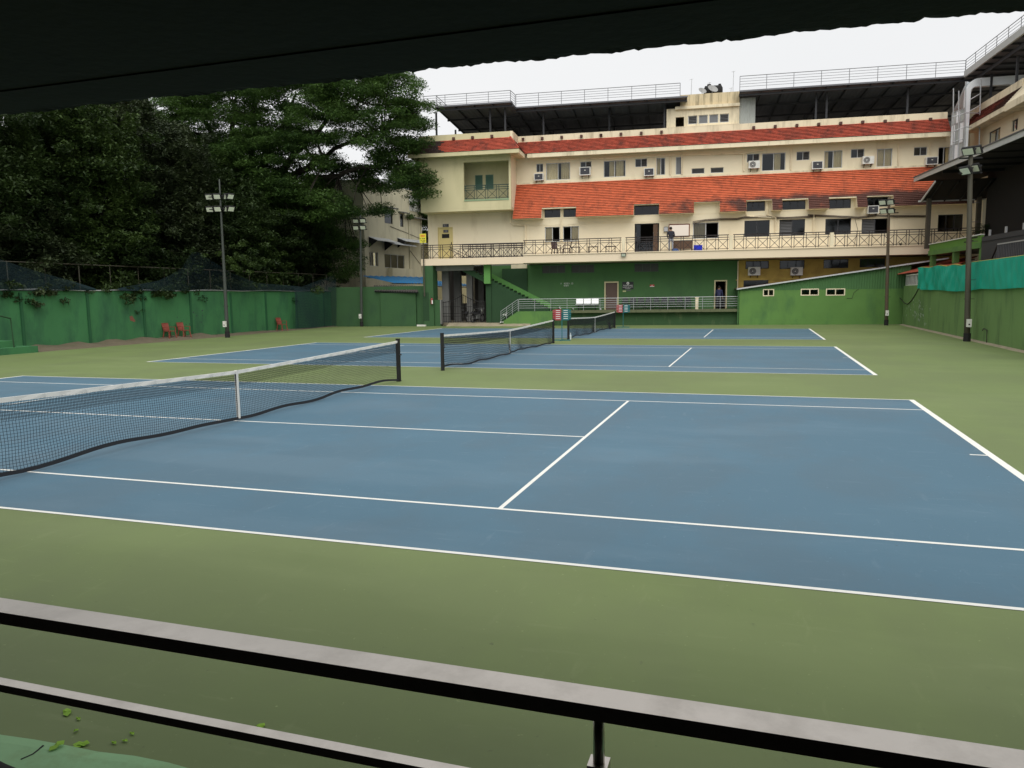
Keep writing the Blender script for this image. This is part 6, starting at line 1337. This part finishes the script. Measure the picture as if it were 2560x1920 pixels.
# ================================================================== PEOPLE (one continuous skinned body each)
def person(label, loc, rz, top_m, leg_m, height=1.7, lean=0., arms='front', cap=None):
    t = thing('person', label, 'person', loc, rz); k = height/1.75
    J = {'pel': (0, 0, .95), 'sp': (0, .01, 1.15), 'ch': (0, .0, 1.36), 'nk': (0, .0, 1.5), 'hd': (0, -.02, 1.62), 'ht': (0, -.01, 1.73)}
    E_ = [('pel', 'sp'), ('sp', 'ch'), ('ch', 'nk'), ('nk', 'hd'), ('hd', 'ht')]; R = {'pel': (.15, .11), 'sp': (.15, .105), 'ch': (.17, .115), 'nk': (.055, .055), 'hd': (.078, .095), 'ht': (.05, .06)}
    for s, n in ((-1, 'l'), (1, 'r')):
        J.update({n+'hip': (s*.1, 0, .88), n+'kn': (s*.11, -.015, .48), n+'an': (s*.11, .02, .09), n+'to': (s*.125, -.14, .035), n+'sh': (s*.2, .0, 1.4)})
        if arms == 'front': J.update({n+'el': (s*.25, -.02, 1.12), n+'wr': (s*.17, -.22, 1.02), n+'ha': (s*.14, -.29, 1.03), n+'fi': (s*.12, -.35, 1.02)})
        else: J.update({n+'el': (s*.25, .03, 1.12), n+'wr': (s*.26, -.03, .88), n+'ha': (s*.26, -.05, .8), n+'fi': (s*.255, -.07, .72)})
        E_ += [('pel', n+'hip'), (n+'hip', n+'kn'), (n+'kn', n+'an'), (n+'an', n+'to'), ('ch', n+'sh'), (n+'sh', n+'el'), (n+'el', n+'wr'), (n+'wr', n+'ha'), (n+'ha', n+'fi')]
        R.update({n+'hip': (.1, .1), n+'kn': (.066, .066), n+'an': (.045, .05), n+'to': (.042, .03), n+'sh': (.068, .068), n+'el': (.047, .047), n+'wr': (.034, .034), n+'ha': (.04, .025), n+'fi': (.022, .014)})
    ks = list(J); me = bpy.data.meshes.new('body'); me.from_pydata([tuple(c*k for c in J[a]) for a in ks], [(ks.index(a), ks.index(b)) for a, b in E_], [])
    o = bpy.data.objects.new('tmp', me); COL.objects.link(o); o.modifiers.new('s', 'SKIN'); sd = o.modifiers.new('d', 'SUBSURF'); sd.levels = 1; sd.render_levels = 1
    for i, a in enumerate(ks): me.skin_vertices[0].data[i].radius = tuple(x*k for x in R[a])
    me.skin_vertices[0].data[0].use_root = True
    dg = bpy.context.evaluated_depsgraph_get(); nm = bpy.data.meshes.new_from_object(o.evaluated_get(dg)); bpy.data.objects.remove(o); nm.name = 'body'
    nm.materials.clear()
    for m_ in (SKIN, top_m, leg_m, HAIR, BLACK): nm.materials.append(m_)
    for p in nm.polygons:
        c = p.center/k; p.use_smooth = True
        arm = abs(c.x) > .13 and c.z < 1.3 and (c.y < -.2 if arms == 'front' else c.z < .88 and abs(c.x) > .19)
        if c.z < .1: p.material_index = 4
        elif arm: p.material_index = 0
        elif c.z < .97 and not (abs(c.x) > .2 and c.z > .8): p.material_index = 2
        elif c.z < 1.47: p.material_index = 1
        elif c.z > 1.6 and (c.y > -.06 or c.z > 1.71): p.material_index = 3
        else: p.material_index = 0
    for v in nm.vertices:
        if v.co.z > .9*k: v.co.y -= lean*(v.co.z-.9*k)
    bo = link('body', nm, t)
    hx_ = -lean*.72*k
    bm = bmesh.new(); bmesh.ops.create_icosphere(bm, subdivisions=2, radius=.106*k)
    for v in bm.verts:
        if v.co.y < -.035*k and v.co.z < .05*k: v.co = Vector((v.co.x*.8, -.03*k, v.co.z))
        v.co = Vector((v.co.x*.9, v.co.y*1.02+.012*k+hx_, v.co.z*1.1+1.665*k))
    hm = bpy.data.meshes.new('hair'); bm.to_mesh(hm); bm.free(); hm.materials.append(cap or HAIR); link('hair' if not cap else 'cap', hm, t)
    MB().prism([(-.012*k, 1.6*k), (.012*k, 1.6*k), (.006*k, 1.645*k), (-.006*k, 1.645*k)], 'y', -.135*k+hx_, -.095*k+hx_).obj('nose', SKIN, t)
    for s in (-1, 1):
        MB().tube([(s*.032*k, -.112*k+hx_, 1.645*k), (s*.032*k, -.1*k+hx_, 1.645*k)], .011*k, 6).obj('eye', BLACK, t); MB().tube([(s*.088*k, -.01*k+hx_, 1.6*k), (s*.096*k, .0+hx_, 1.655*k)], .018*k, 6).obj('ear', SKIN, t)
    MB().box(-.024*k, .024*k, -.116*k+hx_, -.1*k+hx_, 1.572*k, 1.58*k).obj('mouth', REDBR, t)
    return t
NAVY = M('navy_cloth', (.016, .017, .026), .85, .2, 8.); GREYT = M('grey_cloth', (.36, .38, .42), .85, .1, 8.); BLUSH = M('blue_shirt', (.035, .04, .1), .85, .15, 8.); DKT = M('dark_trousers', (.02, .02, .025), .85)
u_, _ = bw(r5(725, 515), 1.1); person('person in a dark jacket and light grey trousers leaning over the balcony counter', L2W(u_, 1.1, ST), TH+PI+.15, NAVY, GREYT, 1.78, .16)
u_, _ = bw(r5(1215, 1110), 2.05); person('person in a blue shirt walking into the dark doorway of the platform', L2W(u_, 1.95, 1.07), TH+PI-.2, BLUSH, DKT, 1.62, .12, 'down')
# ================================================================== TREES
def leaf_mesh(name, C, size, mat_, parent, flat=.5, aspect=.5, seed=0):
    """C (n,3) leaf centres -> one pointed face per leaf"""
    r = np.random.default_rng(seed); n = len(C); a = r.uniform(0, 2*PI, n)
    el = r.normal(0, 1-flat*.75, n)*.8
    d = np.stack([np.cos(a)*np.cos(el), np.sin(a)*np.cos(el), np.sin(el)], 1)
    up = np.stack([r.normal(0, 1-flat, n), r.normal(0, 1-flat, n), np.ones(n)], 1); s = np.cross(d, up); s /= np.linalg.norm(s, axis=1)[:, None]+1e-9
    L = size*r.uniform(.6, 1.3, n)[:, None]; W_ = L*aspect
    V = np.empty((n, 3, 3)); V[:, 0] = C-d*L*.35+s*W_*.62; V[:, 1] = C+d*L*.75-np.array([0, 0, .12])*L; V[:, 2] = C-d*L*.35-s*W_*.62
    return npmesh(name, V.reshape(-1, 3), np.arange(n*3).reshape(n, 3), mat_, parent)
def limbs(mb, p, d, L, r, depth, rnd, spread=.6, up=.1, tips=None):
    n = 5; pts = [p]; q = p.copy(); dd = d.copy()
    for i in range(n): dd = (dd+Vector((rnd.gauss(0, .13), rnd.gauss(0, .13), up*.3+rnd.gauss(0, .06)))).normalized(); q = q+dd*(L/n); pts.append(q.copy())
    mb.tube(pts, [r*(1-.45*i/n) for i in range(n+1)], 7 if r > .1 else 5, cap=False)
    if tips is not None: tips.append(q.copy())
    if depth:
        for k in range(rnd.choice((2, 3))):
            a = rnd.uniform(0, 6.28); e = Vector((math.cos(a), math.sin(a), rnd.uniform(-.1, .6)))*spread; s_ = pts[rnd.choice((3, 4, 5))]
            limbs(mb, s_.copy(), (dd+e).normalized(), L*rnd.uniform(.6, .85), r*.5, depth-1, rnd, spread, up, tips)
def clumps(C, R, n, r, shell=.0):
    out = []
    for c, rr, k in zip(C, R, n):
        v = r.normal(0, 1, (k, 3)); v /= np.linalg.norm(v, axis=1)[:, None]; rad = r.uniform(shell, 1, k)[:, None]**.45
        out.append(np.array(c)+v*rad*np.array(rr))
    return np.concatenate(out)
# --- spreading rain tree: layered flat sprays
def rain_tree():
    T = thing('rain_tree', 'huge spreading tree with layered feathery sprays reaching towards the hotel wing', 'tree', (-31.5, 42.5, 0)); base = Vector((-31.5, 42.5, 0))
    r = np.random.default_rng(21); rnd = random.Random(4)
    ell = [(960, 210, 90, 30, 1.), (880, 232, 110, 32, 1.), (1015, 262, 62, 26, 1.), (930, 296, 125, 24, .9), (1030, 305, 55, 18, .9), (800, 285, 110, 28, .9), (750, 235, 90, 36, .8), (900, 345, 105, 18, .8), (640, 356, 140, 32, 1.2), (520, 365, 120, 34, 1.2),
           (990, 402, 66, 20, .9), (1035, 445, 52, 22, .9), (1062, 482, 26, 12, .8), (850, 432, 110, 26, 1.), (760, 402, 105, 20, .8), (940, 465, 45, 16, .7), (700, 470, 140, 38, 1.3), (820, 520, 80, 32, 1.1), (940, 520, 28, 16, .6), (600, 525, 150, 48, 1.4),
           (780, 580, 85, 34, 1.1), (700, 595, 120, 44, 1.2), (500, 232, 90, 40, .9), (420, 275, 90, 44, 1.1), (650, 212, 70, 26, .8), (820, 205, 80, 24, .9), (985, 362, 66, 20, .8), (1040, 350, 30, 16, .7), (890, 170, 110, 30, 1.), (760, 160, 120, 36, 1.), (600, 150, 140, 40, .9), (560, 450, 150, 40, 1.2), (330, 330, 90, 50, 1.), (845, 640, 60, 60, .8), (450, 420, 120, 50, 1.2), (560, 265, 110, 50, 1.1), (685, 300, 100, 40, 1.), (620, 412, 120, 32, 1.1), (470, 315, 90, 40, 1.1), (720, 345, 90, 26, .9), (790, 350, 70, 16, .6)]
    C = []; R = []; N = []; tips = []
    for (px, py, rx, ry, dn) in ell:
        m_ = int(dn*rx*ry/(92. if py < 330 else 78.))+6
        for i in range(m_):
            a = r.uniform(0, 2*PI); k = math.sqrt(r.uniform(0, 1)); q = (px+rx*k*math.cos(a), py+ry*k*math.sin(a))
            y = r.uniform(36.5, 46.5) if px < 960 else r.uniform(38.5, 42.2)
            if py > 560: y = r.uniform(41.2, 44.5)
            if px > 820 and py > 420 and px < 985: y = r.uniform(41.2, 44.5)
            p = gy(*q, y)
            if p[2] < 3.4: continue
            C.append(p); R.append((r.uniform(.7, 1.5), r.uniform(.7, 1.5), r.uniform(.2, .5))); N.append(int(r.uniform(190, 320))); 
            if i % 4 == 0: tips.append(Vector(p))
    P = clumps(C, R, N, r)
    P[:, 2] -= .06*((P[:, 0]-np.repeat([c[0] for c in C], N))**2+(P[:, 1]-np.repeat([c[1] for c in C], N))**2)   # sprays droop at their rims
    leaf_mesh('crown', P-np.array(base), .19, LEAF_R, T, .6, .4, 3)
    mb = MB(); mb.tube([(0, 0, -.1), (.1, 0, 3), (-.1, .1, 6.5), (.1, 0, 9.0)], [.8, .62, .55, .5], 12, cap=False)
    fork = Vector((.1, 0, 9.0))
    mains = [at((470, 250), 41), at((640, 190), 42.5), at((760, 210), 42), at((900, 255), 41), at((960, 330), 41), at((860, 400), 40), at((1000, 420), 40.5), at((560, 200), 45), at((400, 300), 42), at((700, 480), 40)]
    ends = []
    for m_ in mains:
        e = Vector(m_)-base; mid = fork.lerp(e, .45)+Vector((0, 0, 1.1)); a1 = fork.lerp(mid, .5)+Vector((rnd.gauss(0, .2), rnd.gauss(0, .2), .4)); key = [fork, a1, mid, mid.lerp(e, .55)+Vector((0, 0, .4)), e]; pts = []
        for i_ in range(4):
            for k_ in range(4): pts.append(key[i_].lerp(key[i_+1], k_/4.)+Vector((rnd.gauss(0, .16), rnd.gauss(0, .16), rnd.gauss(0, .13)))*(i_+k_ > 0))
        pts.append(e); mb.tube(pts, [.42*(1-i_/17.)**1.1+.03 for i_ in range(17)], 8, cap=False); ends += pts[3:]
    for tp_ in tips:
        b_ = tp_-base; nb = min(ends, key=lambda p: (p-b_).length); md = nb.lerp(b_, .5)+Vector((rnd.gauss(0, .25), rnd.gauss(0, .25), .3)); mb.tube([nb, md, b_], [.07, .045, .015], 5, cap=False)
    mb.obj('trunk', BARK, T, smooth=True)
rain_tree()
# --- dense trees along the left side
def dense_tree(label, x, y, h, rx, rz, n, mat_, seed, lsize=.2, zc=None, low=2.2, hang=0):
    T = thing('broadleaf_tree', label, 'tree', (x, y, 0), 0, 'dark trees behind the left wall'); r = np.random.default_rng(seed); rnd = random.Random(seed)
    zc = zc or h-rz; C = []; R = []; N = []
    n = int(n*.42)
    for i in range(n):
        v = r.normal(0, 1, 3); v /= np.linalg.norm(v); k = r.uniform(.55, 1)**.6*r.uniform(.85, 1.15); c = np.array([v[0]*rx*k, v[1]*rx*k, zc+v[2]*rz*k])
        if c[2] < low: c[2] = low+r.uniform(0, 1.8)
        s = r.uniform(.6, 1.5); C.append(c); R.append((s, s, s*r.uniform(.35, .6))); N.append(int(s*s*250))
        for j in range(2): o = r.normal(0, .9, 3)*s; o[2] *= .5; C.append(c+o); R.append((s*.4, s*.4, s*.22)); N.append(int(s*s*70))   # ragged sprays round each clump
    for i in range(hang):                                # creepers hanging down the side facing the courts
        a = r.uniform(-1.2, 1.0); q = np.array([math.cos(a)*rx*.98, math.sin(a)*rx*.98, zc+r.uniform(0, rz*.7)]); L = r.uniform(2, 6)
        for k in range(int(L/.35)):
            if q[2]-k*.35 < low: break
            C.append(q+np.array([r.normal(0, .12), r.normal(0, .12), -k*.35])); R.append((.25, .25, .3)); N.append(45)
    leaf_mesh('crown', clumps(C, R, N, r), lsize, mat_, T, .6, .42, seed)
    mb = MB(); tips = []; mb.tube([(0, 0, -.1), (.1*rnd.random(), .1, h*.2), (0, 0, h*.4)], [.3, .24, .2], 9, cap=False)
    for k in range(4): a = k*1.6+rnd.random(); limbs(mb, Vector((0, 0, h*(.28+.04*k))), Vector((math.cos(a)*.7, math.sin(a)*.7, .8)).normalized(), h*.19, .14, 2, rnd, .6, .15)
    mb.obj('trunk', BARK, T, smooth=True)
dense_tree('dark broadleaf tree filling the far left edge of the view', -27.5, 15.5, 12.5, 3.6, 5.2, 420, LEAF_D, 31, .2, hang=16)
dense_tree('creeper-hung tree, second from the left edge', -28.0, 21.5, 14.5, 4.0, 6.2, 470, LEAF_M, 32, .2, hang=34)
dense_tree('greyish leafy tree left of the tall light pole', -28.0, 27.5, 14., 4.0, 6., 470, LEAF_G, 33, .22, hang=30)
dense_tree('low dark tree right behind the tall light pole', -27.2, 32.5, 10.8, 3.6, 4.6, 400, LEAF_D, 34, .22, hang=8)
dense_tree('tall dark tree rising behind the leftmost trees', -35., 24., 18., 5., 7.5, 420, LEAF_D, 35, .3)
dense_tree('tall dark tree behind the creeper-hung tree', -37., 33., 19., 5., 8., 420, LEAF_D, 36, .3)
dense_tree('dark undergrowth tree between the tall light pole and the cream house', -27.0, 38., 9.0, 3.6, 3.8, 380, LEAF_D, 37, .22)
dense_tree('dark spreading tree in front of the shaded side of the cream house', -28.8, 43.5, 11.5, 3.6, 4.6, 400, LEAF_D, 41, .22)
dense_tree('dark tree between the tall light pole and the rain tree trunk', -31.5, 36., 13., 4.2, 5., 460, LEAF_M, 42, .24)
dense_tree('distant tree filling the gap between the back house and the hotel wing', -24.5, 70., 15., 4., 6., 260, LEAF_M, 38, .3)
dense_tree('yellowish tree top behind the roof of the cream house', -24., 60., 15.6, 3.2, 3.2, 200, LEAF_Y if False else LEAF_R, 39, .28)
dense_tree('dark tree far behind the rain tree trunk', -44., 52., 17., 6., 7., 330, LEAF_D, 40, .34)
for i_, (yy_, lab_) in enumerate(((11.5, 'dark shrub above the wall at the left edge behind the steps'), (16.5, 'dark shrub above the second panel of the left wall'), (20.5, 'dark shrub above the third panel of the left wall'), (24.5, 'dark shrub above the wall left of the tall light pole'), (29., 'dark shrub above the wall right of the tall light pole'), (34., 'dark shrub above the wall behind the single red chair'))):
    dense_tree(lab_, -26.2+.3*(i_ % 2), yy_, 5.8+.5*(i_ % 3), 2.4, 2.4, 150, (LEAF_D, LEAF_G, LEAF_M)[i_ % 3], 80+i_, .2, low=1.3)
# leafy sprigs leaning over the wall
for i, (y, z, m_, lab) in enumerate(((20.6, 2.9, LEAF_D, 'dark creeper tuft hanging over the left wall beside the second panel'), (23.4, 2.75, LEAF_D, 'dark creeper tuft hanging over the left wall before the chairs'), (16., 2.75, LEAF_G, 'greyish creeper hanging over the left wall near the steps'), (12.6, 3.1, LEAF_D, 'dark creeper at the far left over the wall'), (28.3, 3.9, LEAF_M, 'yellowish leafy branch leaning out right of the tall light pole'))):
    T = thing('creeper', lab, 'creeper', (XL-.1, y, 2.68 if i < 4 else z)); r = np.random.default_rng(60+i); C = []; R = []; N = []
    for k in range(26 if i < 4 else 40): C.append((r.normal(.12, .16) if i < 4 else r.uniform(-.2, 2.0), r.normal(0, .9), r.normal(.0, .28) if i < 4 else r.normal(.5, .4))); R.append((.22, .3, .18)); N.append(46)
    leaf_mesh('leaves', clumps(C, R, N, r), .16, m_, T, .4, .5, 60+i)
    MB().tube([(-.4, 0, 0), (0, .2, .1), (.3, -.2, .0)], .02, 5).obj('stem', BARK, T)
